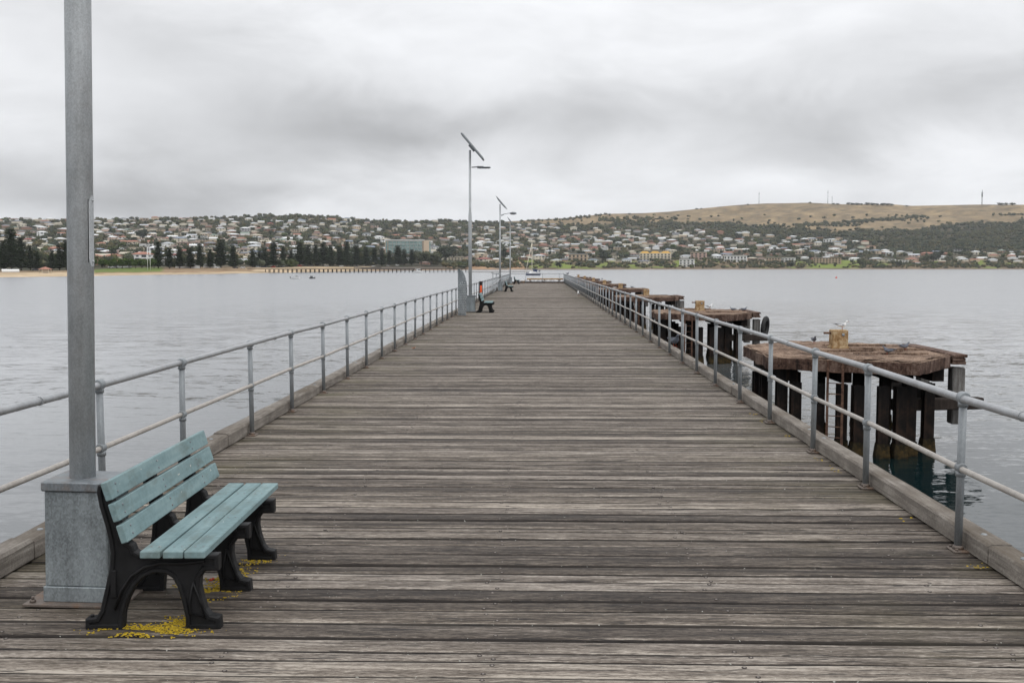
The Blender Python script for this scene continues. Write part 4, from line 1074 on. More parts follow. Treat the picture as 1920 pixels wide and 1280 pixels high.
apartments(1668, 482, 14, 8, 2, 2, WM['white'], RM['white'], 'small bright white cube house below the dark woods', 0, flat=True)
apartments(220, 497, 90, 10, 1, 9, WM['brick'], RM['terracotta'], 'long low brick building with terracotta roof behind the lawn and bright green trees', 0, step=True)
# houses: plots over the hillside
def dens(px, py):
    t_ = tof(px, py)
    if px < 640: return 1.0 if 411 < py < 496 else 0
    if px < 880:
        if py < 420: return .10
        if py < 450: return .28+(.25 if 690 < px < 790 and py > 430 else 0)
        if py < 470: return .30
        return .5 if 830 < px and py < 496 else .12
    if px < 1440:
        if isgrass(px, py) or py < itp([(880, 424), (1000, 423), (1130, 428), (1250, 432), (1350, 436), (1440, 440)], px): return 0
        return .95 if py < 492 else 0
    if px < 1640: return .85 if itp([(1440, 441), (1560, 447), (1600, 454), (1640, 465)], px) < py < 490 else 0
    return 1.0 if 473 < py < 492 else 0
plots = []
tries = 0
def kpx(px, py): return F/place(px, py).y   # pixels per metre there
while tries < 16000 and len(plots) < 900:
    tries += 1
    px = R3.uniform(-140, 2060); py = R3.uniform(412, 496)
    if R3.random() > dens(min(max(px, 0), 1920), py): continue
    k = kpx(px, py); shape = R3.choices(list(SH), [4, 2, 2, 1.6, 2])[0]; sc = R3.uniform(.75, 1.25)
    w_ = SH[shape][2]*sc*k; h_ = (2.9*SH[shape][4]+2.3)*sc*k
    if w_ > 34: sc *= 34/w_; w_ = 34
    if not free(px, py, w_*.92, h_, 0): continue
    plot(px, py, w_, h_)
    left = px < 640
    rf = R3.choices(list(ROOF), [5, 5, 2.2, 3.6 if py > 440 else 1.6, 2.0, 1.0, .7, 1.6, 3.2])[0]
    wl_ = R3.choices(list(WALL), [5, 3.5, 2.0, 3.2, 1.2, 1.6])[0]
    plots.append((px, py, shape, sc, rf, wl_, w_*h_))
plots.sort(key=lambda a: -a[6]*(1 if 0 < a[0] < 1920 and not (118 < a[0] < 180) else .01))
ind, rest = plots[:285], plots[285:]
ZX = [(-999, 120, 'left of the big pole'), (120, 290, 'right of the big pole'), (290, 430, 'above the first pine row'), (430, 560, 'above the middle pines'), (560, 700, 'left of the glass hotel'), (700, 880, 'around the glass hotel'), (880, 1000, 'behind the far street lights'), (1000, 1120, 'above the jetty end'), (1120, 1270, 'around the mustard roofed apartments'), (1270, 1420, 'above the long white house'), (1420, 1560, 'above the brown apartment block'), (1560, 2999, 'below the dark right woods')]
ZY = [(0, 430, 'high on the hill'), (430, 452, 'upper slope'), (452, 472, 'lower slope'), (472, 999, 'near the shore')]
buckets = {}
for pl_ in ind:
    px, py, shape, sc, rf, wl_, _ = pl_
    p = place(px, py); p.z += .3
    t = house(p, shape, wl_, rf, -math.atan2(p.x, p.y)+R3.uniform(-.45, .45), sc)
    zx = [z for a, b, z in ZX if a <= px < b][0]; zy = [z for a, b, z in ZY if a <= py < b][0]
    buckets.setdefault((rf, zx, zy), []).append((px, t, shape, wl_))
ORD = ['leftmost', 'second', 'third', 'fourth', 'fifth', 'sixth', 'seventh', 'eighth', 'ninth', 'tenth', 'eleventh', 'twelfth']
for (rf, zx, zy), lst in buckets.items():
    lst.sort(key=lambda a: a[0]); seen = {}
    for px, t, shape, wl_ in lst: seen[(shape, wl_)] = seen.get((shape, wl_), 0)+1
    for i, (px, t, shape, wl_) in enumerate(lst):
        sh = {'low hipped': 'low', 'two storey hipped': 'two storey', 'gabled': 'gabled', 'flat roofed': 'boxy', 'L shaped': 'L shaped'}[shape]
        if len(lst) == 1 and len(('%s %s' % (zx, zy)).split()) > 7: lab = '%s roofed %s house, %s, %s' % (rf, sh, zx, zy)
        elif len(lst) == 1: lab = '%s roofed %s house with %s walls, %s, %s' % (rf, sh, wl_, zx, zy)
        else: lab = '%s of the %s roofed houses %s, %s' % (ORD[min(i, 11)], rf, zx, zy)
        tag(t, lab, 'house', 'houses on the hillside across the bay')
# remaining small houses as one mass
hm = MB(); wk = list(WALL); rk = list(ROOF)
for px, py, shape, sc, rf, wl_, _ in rest:
    p = place(px, py); Mx = Matrix.Translation(p) @ Matrix.Rotation(-math.atan2(p.x, p.y)+R3.uniform(-.4, .4), 4, 'Z') @ Matrix.Diagonal((sc*1.08, sc, sc*.82, 1))
    wb, rb = SH[shape][:2]
    hm.add([Mx @ Vector(v) for v in wb.v], wb.f, wk.index(wl_)); hm.add([Mx @ Vector(v) for v in rb.v], rb.f, len(wk)+rk.index(rf))
tag(hm.build('distant_houses', [WM[k] for k in wk]+[RM[k] for k in rk]), 'mass of small distant houses scattered between the trees on the hillside', 'houses', kind='stuff')

# shore front small buildings
def small(name, px, py, lab, cat): 
    p = place(px, py); return empty(name, p, -math.atan2(p.x, p.y), lab, cat), p.y/F
h, k = small('rotunda', 85, 512, 'small cream shelter with a red tiled roof on the beach left of the big pole', 'rotunda')
for i in range(6):
    a = 2*PI*i/6; MB().tube([(math.cos(a)*4*k/.3*.75, math.sin(a)*4*k/.3*.75, -1), (math.cos(a)*4*k/.3*.75, math.sin(a)*4*k/.3*.75, 7*k)], .3, 6).build('column', WM['cream'], h)
r_ = MB(); n = 8; R_ = 14*k; vs = [(math.cos(2*PI*i/n)*R_, math.sin(2*PI*i/n)*R_, 7*k) for i in range(n)]+[(0, 0, 12*k)]
r_.add(vs, [(i, (i+1) % n, n) for i in range(n)]); r_.build('roof', RM['terracotta'], h)
MB().box((-2, -2, -1), (2, 2, 6.5*k)).build('core', WM['cream'], h)
for px, py, w_, hh, nm_ in ((352, 503.6, 44, 7.5, 'widest white marquee tent among the pines by the beach'), (393, 503.4, 22, 7, 'smaller white marquee tent right of the widest one'), (20, 510, 30, 5, 'long white tent by the beach at the far left')):
    t, k = small('marquee', px, py, nm_, 'tent'); a = w_*k/2; z = hh*k
    MB().add([(-a, -3, -1), (a, -3, -1), (a, 5, -1), (-a, 5, -1), (-a, -3, z*.6), (a, -3, z*.6), (a, 5, z*.6), (-a, 5, z*.6), (-a, 1, z), (a*.96, 1, z)], [(0, 1, 5, 4), (1, 2, 6, 5), (2, 3, 7, 6), (3, 0, 4, 7), (4, 5, 9, 8), (5, 6, 9), (6, 7, 8, 9), (7, 4, 8)]).build('canopy', WM['white'], t)
for i, (px, top, base) in enumerate(((277, 462, 506), (282, 465, 506))):
    p = place(px, base); k = p.y/F
    f = empty('flagpole', p, 0, ('left' if i == 0 else 'right')+' one of two thin pale flagpoles on the beach lawn', 'flagpole', 'flagpoles by the lawn')
    MB().tube([(0, 0, 0), (0, 0, (base-top)*k)], .22, 6).build('pole', M['white'], f); MB().ball((0, 0, (base-top)*k), .35, 6).build('finial', M['white'], f)
# parked vehicles under the trees
def car_mesh(mt):
    b = MB(); pr_ = [(-2.1, .35), (2.1, .35), (2.15, .8), (1.3, .95), (.75, 1.45), (-1.2, 1.5), (-1.9, .98), (-2.15, .85)]
    b.prism(pr_, -.85, .85, 'y'); g = MB(); g.prism([(-1.1, 1.0), (1.05, 1.0), (.68, 1.38), (-1.08, 1.42)], -.87, .87, 'y')
    wh = MB().tube([(0, -.1, 0), (0, .1, 0)], .34, 10).mesh('wheel', M['rubber'])
    return b.mesh('body', mt), g.mesh('side_window', M['glass_dark']), wh
cmx = [car_mesh(M['white']), car_mesh(cm('silver_car_paint', (.35, .36, .37), .35)), car_mesh(cm('dark_car_paint', (.05, .05, .06), .3)), car_mesh(cm('red_car_paint', (.4, .04, .03), .3))]
cpos = [(208, 503.5, 0), (216, 503.5, 1), (224, 503.4, 0), (233, 503.4, 0), (242, 503.3, 1), (408, 504.2, 0), (442, 504, 2), (455, 503.8, 0), (484, 501.5, 1), (496, 501.3, 2), (512, 500.9, 3), (530, 500.4, 1), (548, 500.3, 2), (562, 500.0, 3), (585, 500, 2), (612, 500, 1), (640, 499.6, 0), (668, 499.6, 2), (700, 499.2, 0), (728, 499.0, 1), (745, 499.0, 0), (9, 508, 0), (66, 507.5, 2)]
cn = ['white', 'silver', 'dark', 'red']; cnt = {}
CZ = [(-99, 120, 'left of the big pole'), (120, 300, 'behind the beach lawn'), (300, 470, 'beside the marquees'), (470, 600, 'under the middle pines'), (600, 999, 'under the pines below the hotel')]
for px, py, ci in cpos: cnt.setdefault((ci, [z for a, b, z in CZ if a <= px < b][0]), []).append(px)
for px, py, ci in cpos:
    p = place(px, py); z = [z for a, b, z in CZ if a <= px < b][0]; L_ = cnt[(ci, z)]
    lab = ('tiny %s car parked %s' % (cn[ci], z)) if len(L_) == 1 else '%s of the tiny %s cars parked %s' % (ORD[L_.index(px)], cn[ci], z)
    t = empty('parked_car', p, -math.atan2(p.x, p.y)+R3.choice((0, PI))+R3.uniform(-.2, .2), lab, 'car', 'cars parked behind the beach')
    b_, g_, wme_ = cmx[ci]; inst('body', b_, t); inst('side_window', g_, t)
    for sx in (-1.3, 1.3):
        for sy in (-.78, .78): inst('wheel', wme_, t, (sx, sy, .34))
# sea wall behind the sand
p0_, p1_ = place(665, 502.5), place(838, 502.0)
sw = MB(); d = (p1_-p0_); d.normalize(); nrm_ = Vector((-d.y, d.x, 0))
sw.add([p0_+Vector((0, 0, -3)), p1_+Vector((0, 0, -3)), p1_+Vector((0, 0, 1)), p0_+Vector((0, 0, 1)), p0_+nrm_*1.2+Vector((0, 0, -3)), p1_+nrm_*1.2+Vector((0, 0, -3)), p1_+nrm_*1.2+Vector((0, 0, 1)), p0_+nrm_*1.2+Vector((0, 0, 1))], [(0, 1, 2, 3), (3, 2, 6, 7), (5, 4, 7, 6), (1, 5, 6, 2), (4, 0, 3, 7)])
tag(sw.build('sea_wall', M['kerb']), 'long low dark sea wall behind the old jetty below the hotel', 'wall')

# ------------------------------------------------------------------ far shore: trees
def leafcloud(mb, c, rad, n, size, rr, shade=(.6, 1.3), flat=.8, hollow=.45):
    vs = []; fs = []; cs = []
    for _ in range(n):
        while True:
            d = Vector((rr.uniform(-1, 1), rr.uniform(-1, 1), rr.uniform(-1, 1)))
            if hollow < d.length < 1: break
        p = Vector(c)+Vector((d.x*rad[0], d.y*rad[1], d.z*rad[2]))
        a = Vector((rr.gauss(0, 1), rr.gauss(0, 1), rr.gauss(0, 1)*flat)).normalized(); b = a.cross(Vector((rr.gauss(0, 1), rr.gauss(0, 1), rr.gauss(0, 1)))).normalized()
        s_ = size*rr.uniform(.6, 1.4); o = len(vs); vs += [p-a*s_*.6, p+b*s_*.45, p+a*s_*.6, p-b*s_*.45]; fs.append((o, o+1, o+2, o+3))
        g = rr.uniform(*shade); cs += [(g, g, g*.95, 1)]*4
    mb.add(vs, fs, 0, cs)
def lump(mb, c, rad, rr, g=.7, n=8):
    vs = []; fs = []; m_ = n//2+1; cs = []
    for i in range(m_+1):
        a = PI*i/m_
        for k in range(n):
            t = 2*PI*k/n; j = rr.uniform(.72, 1.12); vs.append((c[0]+rad[0]*j*math.sin(a)*math.cos(t), c[1]+rad[1]*j*math.sin(a)*math.sin(t), c[2]+rad[2]*j*math.cos(a)))
            cs.append((g, g, g, 1))
    for i in range(m_):
        for k in range(n):
            k2 = (k+1) % n; fs.append((i*n+k, (i+1)*n+k, (i+1)*n+k2, i*n+k2))
    mb.add(vs, fs, 0, cs)
M['pine'] = m_foliage('dark_pine_foliage', (.018, .030, .014), (.055, .076, .034), .5)
M['leaf'] = m_foliage('olive_tree_foliage', (.048, .060, .034), (.125, .134, .078), .35)
M['leaf_dark'] = m_foliage('dark_grey_green_foliage', (.035, .045, .034), (.085, .098, .068), .25)
M['leaf_green'] = m_foliage('fresh_green_foliage', (.035, .065, .014), (.09, .14, .030), .4)
M['bark'] = m_noise('tree_bark', (.05, .038, .028), (.13, .105, .08), 2, .9)
def pine_meshes(seed):
    rr = random.Random(seed); H = 24.0; c = MB(); z = 2.6; R0 = rr.uniform(4.6, 5.6)
    # dark inner mass of needles
    for i in range(9):
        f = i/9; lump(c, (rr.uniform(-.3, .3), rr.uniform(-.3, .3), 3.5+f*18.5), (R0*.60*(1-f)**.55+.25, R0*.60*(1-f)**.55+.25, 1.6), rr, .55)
    while z < H-.6:
        f = (z-2.6)/(H-2.6); L = R0*(1-f)**.50*rr.uniform(.78, 1.12)+.25; nb = 8 if f < .7 else 6; a0 = rr.uniform(0, 6)
        for k in range(nb):
            if rr.random() < .08: continue
            a = a0+2*PI*k/nb+rr.uniform(-.2, .2); l = L*rr.uniform(.75, 1.12); ns = max(2, int(l/1.0)); cs_, sn_ = math.cos(a), math.sin(a)
            for s_ in range(ns):
                r = l*(s_+.6)/ns; zz = z+.10*r+rr.uniform(-.12, .18)+(r/l)**2*.35; w_ = .62*(1-.35*r/l)+.15
                p = Vector((cs_*r, sn_*r, zz)); rad_ = Vector((cs_, sn_, .18)); tan_ = Vector((-sn_, cs_, rr.uniform(-.2, .2)))
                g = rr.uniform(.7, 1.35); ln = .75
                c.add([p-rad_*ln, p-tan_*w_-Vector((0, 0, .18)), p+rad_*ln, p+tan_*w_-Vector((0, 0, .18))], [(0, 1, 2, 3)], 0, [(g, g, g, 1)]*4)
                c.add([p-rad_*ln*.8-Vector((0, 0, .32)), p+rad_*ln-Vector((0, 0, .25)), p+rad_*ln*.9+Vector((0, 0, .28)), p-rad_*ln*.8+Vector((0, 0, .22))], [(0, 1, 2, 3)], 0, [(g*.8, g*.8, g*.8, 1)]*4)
        z += rr.uniform(.78, 1.05)*(1.15-.3*f)
    t = MB().tube([(0, 0, -1.5), (0, 0, 8), (0, 0, H-.3)], [.42, .3, .05], 8)
    return c.mesh('crown', M['pine']), t.mesh('trunk', M['bark'])
PMESH = [pine_meshes(i) for i in (21, 22, 23, 24)]
def broad_meshes(seed, fm, wide=1.0, cl=9, top=9.0):
    rr = random.Random(seed); c = MB(); cents = []
    for i in range(cl):
        a = rr.uniform(0, 2*PI); r = rr.uniform(.5, 3.6)*wide; z = top*rr.uniform(.48, .88); s_ = rr.uniform(1.4, 2.3)
        cents.append((math.cos(a)*r, math.sin(a)*r, z)); lump(c, cents[-1], (s_*wide*.8, s_*wide*.8, s_*.65), rr, .6); leafcloud(c, cents[-1], (s_*1.15*wide, s_*1.15*wide, s_*.95), 70, .62, rr, hollow=.55)
    leafcloud(c, (0, 0, top*.62), (4.4*wide, 4.4*wide, top*.32), 130, .7, rr, hollow=.6)
    t = MB(); t.tube([(0, 0, -1.5), (.1, 0, 1.5), (0, .1, top*.45)], [.32, .26, .16], 8)
    for x, y_, z in cents[:5]: t.tube([(0, 0, 1.8), (x*.5, y_*.5, z*.6), (x*.9, y_*.9, z)], [.16, .11, .05], 6)
    return c.mesh('crown', fm), t.mesh('trunk', M['bark'])
BMESH = {'olive': [broad_meshes(s_, M['leaf']) for s_ in (31, 32)], 'dark': [broad_meshes(s_, M['leaf_dark'], 1.0, 8) for s_ in (41, 42, 43)], 'green': [broad_meshes(s_, M['leaf_green']) for s_ in (51, 52)], 'fig': [broad_meshes(s_, M['leaf'], 1.5, 14, 10) for s_ in (61,)]}
def tree(name, ms, px, base, hpx, Href, lab, group, wide=1.0, rr=R3):
    p = place(px, base); k = p.y/F; sc = hpx*k/Href
    t = empty(name, p-Vector((0, 0, .3)), rr.uniform(0, 6), lab, 'tree', group); t.scale = (sc*wide, sc*wide, sc)
    inst('crown', ms[0], t); inst('trunk', ms[1], t)
    return t
pines = [(-30, 440), (-8, 446), (7, 448), (22, 433), (40, 446), (57, 455), (70, 470), (98, 466), (112, 460), (125, 440), (140, 452), (160, 450), (297, 458), (318, 462), (337, 458), (357, 460), (375, 458), (394, 462), (414, 454), (437, 462), (474, 461), (487, 464), (497, 460), (513, 455), (531, 460), (546, 464), (562, 454), (577, 462), (592, 457), (606, 455), (620, 460), (637, 456), (650, 455), (668, 460), (686, 459), (702, 462), (716, 460), (730, 466), (746, 463), (758, 470), (772, 470)]
pb = [(-200, 508), (0, 507), (130, 506), (300, 504), (440, 503.5), (480, 500.5), (600, 498.8), (780, 498)]
for i, (px, top) in enumerate(pines):
    base = itp(pb, px); z = 'left of the big pole' if px < 125 else ('behind the big pole' if px < 180 else ('right of the beach lawn' if px < 450 else 'in the long middle row'))
    grp = [p for p, _ in pines if (p < 125, p < 180, p < 450) == (px < 125, px < 180, px < 450)]; j = grp.index(px)
    o_ = (ORD+['thirteenth', 'fourteenth', 'fifteenth', 'sixteenth', 'seventeenth', 'eighteenth', 'nineteenth', 'twentieth', 'twenty first', 'twenty second', 'twenty third'])[j]
    lab = '%s%s of the tall dark pines %s' % (o_, ' from the left' if j else '', z)
    tree('pine_tree', PMESH[i % 4], px, base+R3.uniform(-.3, .3), (base-top)*1.0*R3.uniform(.88, 1.12), 24.0, lab, 'tall pines along the beach front', R3.uniform(1.1, 1.5) if px < 240 else R3.uniform(1.25, 1.75))
    busy.append((px-7, px+7, top, base))
bt = []
for px in (186, 197): bt.append((px, 502, 15, 'green'))
for px in (206, 218, 230, 242, 254, 266, 279, 289): bt.append((px, 504, 17+R3.uniform(-3, 3), 'green'))
bt += [(183, 484, 14, 'olive'), (210, 484, 17, 'dark'), (85, 500, 26, 'olive'), (102, 500, 24, 'green'), (150, 497, 30, 'dark'), (790, 499, 28, 'fig'), (808, 499, 26, 'fig'), (820, 498, 20, 'dark'), (835, 494, 34, 'dark'), (850, 480, 18, 'dark'), (1130, 489, 24, 'dark'), (1385, 451, 15, 'dark'), (1330, 458, 12, 'olive'), (945, 489, 22, 'dark'), (1615, 500, 16, 'olive'), (1335, 462, 10, 'olive'), (268, 452, 22, 'dark'), (250, 459, 14, 'dark'), (1483, 502, 13, 'dark'), (1685, 501, 12, 'dark'), (1750, 492, 20, 'dark'), (1760, 489, 22, 'dark'), (1735, 493, 17, 'olive'), (1262, 470, 13, 'green'), (1275, 472, 12, 'olive'), (1085, 502, 12, 'dark'), (1045, 502, 13, 'dark')]
KL = {'green': 'bright green bushy tree', 'olive': 'round olive green tree', 'dark': 'dense dark tree', 'fig': 'broad spreading green tree'}
TZ = [(-999, 120, 'left of the big pole'), (120, 300, 'right of the big pole'), (300, 760, 'before the hotel'), (760, 860, 'by the glass hotel end'), (860, 1000, 'behind the street lights'), (1000, 1200, 'on the bluff above the jetty end'), (1200, 1420, 'around the mustard roofed apartments'), (1420, 1640, 'by the green bank'), (1640, 3000, 'among the rightmost shore houses')]
bk = {}
for px, base, hp, kd in bt:
    t = tree('broadleaf_tree', R3.choice(BMESH[kd]), px, base, hp, 10.5 if kd == 'fig' else 9.3, 'x', 'separate trees on the far shore', R3.uniform(1.0, 1.35))
    z = [z for a, b, z in TZ if a <= px < b][0]; bk.setdefault((kd, z), []).append((px, base, t))
for (kd, z), L_ in bk.items():
    L_.sort(key=lambda a: a[0])
    for i, (px, b, t) in enumerate(L_): t['label'] = ('%s %s' % (KL[kd], z)) if len(L_) == 1 else '%s of the %ss %s' % (ORD[i], KL[kd], z)
# ridge trees one can tell apart
rt_ = [(5, 3), (35, 4), (52, 4), (93, 4), (108, 5), (193, 5), (205, 4), (222, 4), (240, 4), (345, 5), (415, 4), (440, 4), (513, 5), (540, 4), (573, 5), (588, 5), (615, 4), (630, 5), (650, 4), (673, 5), (690, 7), (712, 5), (722, 5), (742, 4), (800, 6), (815, 5), (830, 5), (845, 6), (860, 5), (880, 5), (905, 6), (920, 6), (1135, 5), (1180, 3), (1306, 4), (1315, 3), (1402, 4), (1519, 4), (1563, 4), (1570, 4), (1590, 7), (1598, 6), (1607, 6), (1615, 5), (1626, 8), (1636, 7), (1645, 6), (1655, 7), (1665, 6), (1672, 5), (1876, 7), (1886, 7), (1898, 7), (1700, 3)]
RZ = [(-999, 300, 'on the left skyline'), (300, 700, 'on the skyline above the pines'), (700, 960, 'on the low skyline between both hills'), (960, 1500, 'on the skyline of the dry slope'), (1500, 1760, 'on the hilltop between the radio masts'), (1760, 3000, 'on the hilltop by the right mast')]
rk_ = {}
for px, hp in rt_: rk_.setdefault([z for a, b, z in RZ if a <= px < b][0], []).append((px, hp))
ORX = ORD+['thirteenth', 'fourteenth', 'fifteenth', 'sixteenth', 'seventeenth', 'eighteenth', 'nineteenth', 'twentieth']
for z, L_ in rk_.items():
    L_.sort()
    for i, (px, hp) in enumerate(L_):
        tree('ridge_tree', R3.choice(BMESH['dark']), px, itp(YRD, px)+1.2, hp*.62+1.2, 9.3, '%s%s of the small dark trees %s' % (ORX[min(i, 19)], ' from the left' if i else '', z), 'small trees along the skyline', R3.uniform(1.5, 2.6)).location.z -= 1.6
# masses of trees nobody could count
TPL = []
for sd in range(10):
    rr = random.Random(100+sd); b = MB(); nl = 3
    for i in range(nl): lump(b, (rr.uniform(-.5, .5), rr.uniform(-.4, .4), rr.uniform(.45, .75)), (rr.uniform(.4, .62), rr.uniform(.4, .6), rr.uniform(.28, .42)), rr, .75, 6)
    leafcloud(b, (0, 0, .62), (.95, .85, .48), 46, .24, rr, shade=(.55, 1.45), hollow=.5)
    TPL.append((np.array([v for v in b.v], dtype=np.float64), b.f, np.array([c[0] for c in b.c])))
def mass(name, items, mt, lab, cat):
    """items: (pos, width, height, tint rgb)"""
    V = []; FA = []; CO = []; off = 0
    rr = random.Random(5)
    for p, wd, ht, tint in items:
        v, f, g = rr.choice(TPL); a = rr.uniform(0, 6.28); ca, sa = math.cos(a), math.sin(a)
        x = (v[:, 0]*ca-v[:, 1]*sa)*wd/2+p[0]; y_ = (v[:, 0]*sa+v[:, 1]*ca)*wd/2+p[1]; z = v[:, 2]*ht+p[2]-.15*ht
        V.append(np.stack([x, y_, z], 1)); CO.append(np.stack([g*tint[0], g*tint[1], g*tint[2], np.ones_like(g)], 1))
        FA.append((np.array([q_ for q_ in f if len(q_) == 4])+off)); off += len(v)
    V = np.concatenate(V); FA = np.concatenate(FA); CO = np.concatenate(CO)
    me = bpy.data.meshes.new(name); me.vertices.add(len(V)); me.vertices.foreach_set('co', V.ravel().astype(np.float32))
    me.loops.add(FA.size); me.loops.foreach_set('vertex_index', FA.ravel().astype(np.int32))
    me.polygons.add(len(FA)); me.polygons.foreach_set('loop_start', np.arange(0, FA.size, 4, dtype=np.int32)); me.polygons.foreach_set('loop_total', np.full(len(FA), 4, dtype=np.int32))
    me.materials.append(mt); ca_ = me.color_attributes.new('Col', 'FLOAT_COLOR', 'POINT'); ca_.data.foreach_set('color', CO.ravel().astype(np.float32)); me.update()
    o = bpy.data.objects.new(name, me); C.objects.link(o); return tag(o, lab, cat, kind='stuff')
def hidden(px, py, hp):
    for (a, b, c, d) in busy:
        if a-2 < px < b+2 and d-1.0 < py and py-hp < d-max(1.0, .42*(d-c)): return True
        if a < px < b and c+1 < py <= d: return True
    return False
town = []; n_try = 0
R4 = random.Random(77)
TINTS = [(.9, .9, 1.0), (.8, .85, .95), (1.15, 1.05, 1.0), (1.35, 1.15, 1.05), (.65, .72, .85), (1.35, 1.05, .85), (1.0, 1.1, .8)]
while len(town) < 11500 and n_try < 90000:
    n_try += 1
    px = R4.uniform(-260, 2180); py = R4.uniform(404, 503); ys = itp(YSH, px); yr = itp(YRD, px)
    if py < yr+.5: continue
    up = ys-py; t_ = (ys-py)/(ys-yr)
    if px < 180 and up < 12.5: continue
    if px < 300 and up < 14.5: continue
    if px < 480 and up < 12: continue
    if px < 835 and up < 10.3: continue
    if px < 990 and up < 3.5: continue
    if isgrass(px, py): 
        a = nz(px/55., py/10., 2.2); dd = abs(py-itp([(1490, 428), (1560, 421), (1620, 417), (1700, 406), (1735, 404)], px)) if 1490 < px < 1740 else 99
        d2 = abs(py-itp([(1855, 404), (1920, 401)], px)) if px > 1855 else 99
        if dd < 5+a*3: pass
        elif d2 < 5 and px > 1860: pass
        elif 975 < px < 1130 and abs(py-yr-3) < 1.5: pass
        elif 1080 < px < 1310 and py < yr+3.5 and a > -.1: pass
        elif 1120 < px < 1270 and 407 < py < 425 and a > -.2: pass
        elif R4.random() > .035: continue
    D = place(px, py).y; k = F/D
    hm_ = R4.uniform(4.5, 9.0); wd = R4.uniform(7, 15)
    if up < 20 and px > 900: hm_ = R4.uniform(2.2, 5.5); wd = R4.uniform(4, 10)
    if up < 18 and px > 900:
        g = gcol(px, py, t_)
        if g[1] > g[0]*1.1 and R4.random() < .85: continue
    hp = hm_*k
    if hidden(px, py, hp) and R4.random() < .90: continue
    p = place(px, py); tint = R4.choice(TINTS)
    dim = R4.uniform(.8, 1.2); 
    if px > 1440 and py < 475: tint = R4.choice(TINTS[:5])
    town.append(((p.x, p.y, p.z), wd, hm_, tuple(x*dim for x in tint)))
mass('woodland', town, M['leaf'], 'mass of olive and dark green gum trees and bushes covering the hills across the bay', 'woodland')

# radio masts
for px, top, base, lt, lab in ((1423, 360, 382, False, 'slim radio mast, leftmost on the dry hilltop'), (1552, 357, 382, False, 'thin radio mast, taller of the pair at the middle of the hilltop'), (1560, 368, 383, False, 'thin radio mast, shorter of the pair at the middle of the hilltop'), (1841, 357, 385, True, 'thicker lattice radio tower near the right end of the hilltop')):
    p = place(px, base); k = p.y/F; H_ = (base-top)*k
    t = empty('radio_mast', p, 0, lab, 'mast', 'radio masts on the hilltop')
    b = MB(); r = 1.6 if lt else .55
    for i in range(3):
        a = 2*PI*i/3; b.tube([(math.cos(a)*r*1.4, math.sin(a)*r*1.4, -2), (math.cos(a)*r*.4, math.sin(a)*r*.4, H_)], .35 if lt else .25, 5)
    for i in range(14):
        z = H_*i/14; z2 = H_*(i+1)/14; f = 1.4-i/14; f2 = 1.4-(i+1)/14
        for j in range(3):
            a, c_ = 2*PI*j/3, 2*PI*(j+1)/3; b.tube([(math.cos(a)*r*f, math.sin(a)*r*f, z), (math.cos(c_)*r*f2, math.sin(c_)*r*f2, z2)], .18, 4)
    b.build('lattice', M['galv_lid'], t)
    if lt: MB().tube([(0, 0, H_*.55), (0, 0, H_*.85)], 2.6, 8).build('antenna_cluster', M['galv_lid'], t)
    else: MB().tube([(0, 0, H_*.8), (0, 0, H_*.86)], 1.3, 8).build('antenna', M['galv_lid'], t)

# ------------------------------------------------------------------ old town jetty, boats
oj = empty('town_jetty', (0, 0, 0), 0, 'long low dark piled jetty in front of the beach below the pines', 'jetty')
A_ = Vector((-.2565*835, 835, 0)); B_ = Vector((-.0672*905, 905, 0)); d = (B_-A_); Ln = d.length; d.normalize(); nn_ = Vector((-d.y, d.x, 0))
Rz = Matrix.Translation(A_) @ Matrix.Rotation(math.atan2(d.y, d.x), 4, 'Z')
MB().box((-14, -3, -.75), (Ln, 3, -.25), 0, Rz).build('deck', M['under'], oj)
MB().box((-14, -3.1, .55), (Ln*.55, -2.95, .7), 0, Rz).build('handrail', M['under'], oj)
x = 0; i = 0; pmx = MB().tube([(0, 0, -5.5), (0, 0, -.76)], .30, 7).mesh('pile', M['under'])
while x < Ln:
    if i > 96: break
    inst('pile', pmx, oj, Rz @ Vector((x, -2.6 if i % 2 else 2.6, 0))); i += 1
    x += Ln/94
MB().box((Ln*.46, -3.5, .3), (Ln*.55, 3, .55), 0, Rz).build('landing_roof', M['under'], oj)
pn = MB(); pn.box((Ln+4, 6, WZ-.2), (Ln+62, 9, WZ+.45), 0, Rz); tag(pn.build('pontoon', M['kerb']), 'long thin grey floating pontoon beyond the end of the town jetty', 'pontoon')
def hull(mb, L, B, H, mi=0, tr=.7):
    st = [(-.5, tr, .0), (-.3, .95, 0), (0, 1, 0), (.25, .8, .05), (.42, .38, .18), (.5, .02, .3)]; vs = []; fs = []
    for t, w_, r in st:
        x = L*t; b = B/2*w_; vs += [(x, -b, H*(1+r)), (x, -b*.75, H*.25), (x, 0, -H*.35), (x, b*.75, H*.25), (x, b, H*(1+r))]
    for i in range(len(st)-1):
        for k in range(4): fs.append((i*5+k, i*5+k+1, (i+1)*5+k+1, (i+1)*5+k))
        fs.append((i*5+4, i*5, (i+1)*5, (i+1)*5+4))
    fs.append((0, 4, 3, 2, 1)); mb.add(vs, fs, mi)
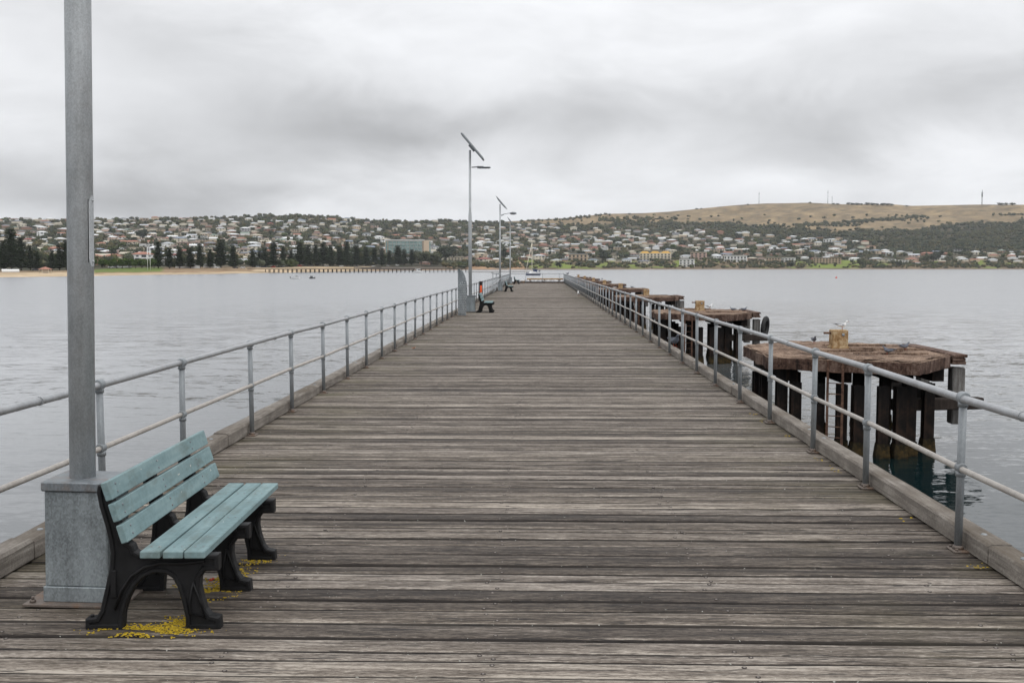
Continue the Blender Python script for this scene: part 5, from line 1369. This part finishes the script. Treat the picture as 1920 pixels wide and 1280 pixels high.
# yacht
u, _ = ray(999, 510); Dy = 612; y0 = empty('sailing_yacht', (u*Dy, Dy, WZ), PI+.75, 'blue hulled sailing yacht with bare mast moored beyond the end of the jetty', 'yacht')
b = MB(); hull(b, 10.5, 3.2, 1.15); b.build('hull', M['navy'], y0)
MB().box((-4.2, -1.2, 1.16), (3.2, 1.2, 1.3), 0, bev=.05).build('deck', M['white'], y0)
MB().prism([(-1.8, 1.3), (2.4, 1.3), (1.4, 1.95), (-1.5, 2.1)], -.95, .95, 'y').build('cabin', M['white'], y0)
mst = MB().tube([(.6, 0, 1.3), (.6, 0, 19.0)], [.22, .16], 8).build('mast', WM['cream'], y0)
MB().tube([(5.6, 0, 1.6), (.8, 0, 18.0)], .17, 6).build('furled_jib', WM['cream'], y0)
MB().tube([(.4, 0, 3.6), (-3.8, 0, 3.1)], [.42, .25], 8).build('boom_with_navy_sail', M['navy'], y0)
MB().prism([(-2.6, 1.9), (-1.2, 2.1), (-1.3, 3.0), (-2.4, 3.0)], -1.1, 1.1, 'y').build('spray_hood', M['navy'], y0)
MB().tube([(-5.0, 0, 1.3), (-5.0, 0, 3.2)], .08, 6).build('stern_post', M['galv'], y0); MB().ball((-4.7, .6, 2.6), .6, 8).build('dinghy_bundle', M['galv_lid'], y0)
MB().tube([(.6, -1.3, 11.5), (.6, 1.3, 11.5)], .08, 6).build('spreader', M['galv'], y0)
def motorboat(px, wl, L, rz, lab, dark=False, big=False):
    D = (CAMZ-WZ)*F/(wl-HY); u, _ = ray(px, wl); t = empty('motorboat', (u*D, D, WZ), rz, lab, 'boat')
    b = MB(); hull(b, L, L*.36, L*.13); b.build('hull', M['black'] if dark else M['white'], t)
    s_ = L*.13
    MB().box((-L*.05, -L*.12, s_*1.1), (L*.22, L*.12, s_*2.6), 0, bev=.05).build('cabin', M['white'] if not dark else M['galv_lid'], t)
    MB().box((-L*.04, -L*.125, s_*1.7), (L*.23, L*.125, s_*2.3), 0).build('cabin_window', M['glass_dark'], t)
    MB().box((-L*.2, -L*.14, s_*2.65), (L*.26, L*.14, s_*2.8), 0).build('canopy', M['white'] if not dark else M['black'], t)
    MB().box((-L*.56, -L*.05, s_*.5), (-L*.49, L*.05, s_*1.8), 0, bev=.02).build('outboard_motor', M['black'], t)
    MB().tube([(-L*.18, 0, s_*2.8), (-L*.18, 0, s_*3.6)], .05, 5).build('aerial', M['white'], t)
    return t
motorboat(554, 522.8, 3.9, .35, 'small white motorboat with cabin, left of the two moored in the bay')
motorboat(585, 522.2, 3.0, PI-.5, 'smaller dark motorboat, right of the two moored in the bay', True)
motorboat(783, 511.3, 8.5, .6, 'white cabin cruiser moored beside the piles of the town jetty', False)
bu = empty('buoy', (ray(1568, 521)[0]*465, 465, WZ), 0, 'small red buoy floating alone in the bay on the right', 'buoy')
MB().ball((0, 0, .25), .42, 10, 0, (1, 1, .9)).build('float', M['red'], bu); MB().tube([(0, 0, .5), (0, 0, .95)], .07, 6).build('staff', M['red'], bu)

# ------------------------------------------------------------------ haze over the bay
hz = MB(); hz.box((-6000, -2500, -12), (6000, 6000, 290)); hm_ = bpy.data.materials.new('haze'); hm_.use_nodes = True; hn = hm_.node_tree; hn.nodes.clear()
pv = hn.nodes.new('ShaderNodeVolumePrincipled'); pv.inputs['Color'].default_value = (.93, .96, 1.0, 1); pv.inputs['Density'].default_value = HAZE; pv.inputs['Anisotropy'].default_value = 0.2
ho = hn.nodes.new('ShaderNodeOutputMaterial'); hn.links.new(pv.outputs[0], ho.inputs['Volume'])
tag(hz.build('haze', hm_), 'thin pale air over the bay', 'haze', kind='stuff')
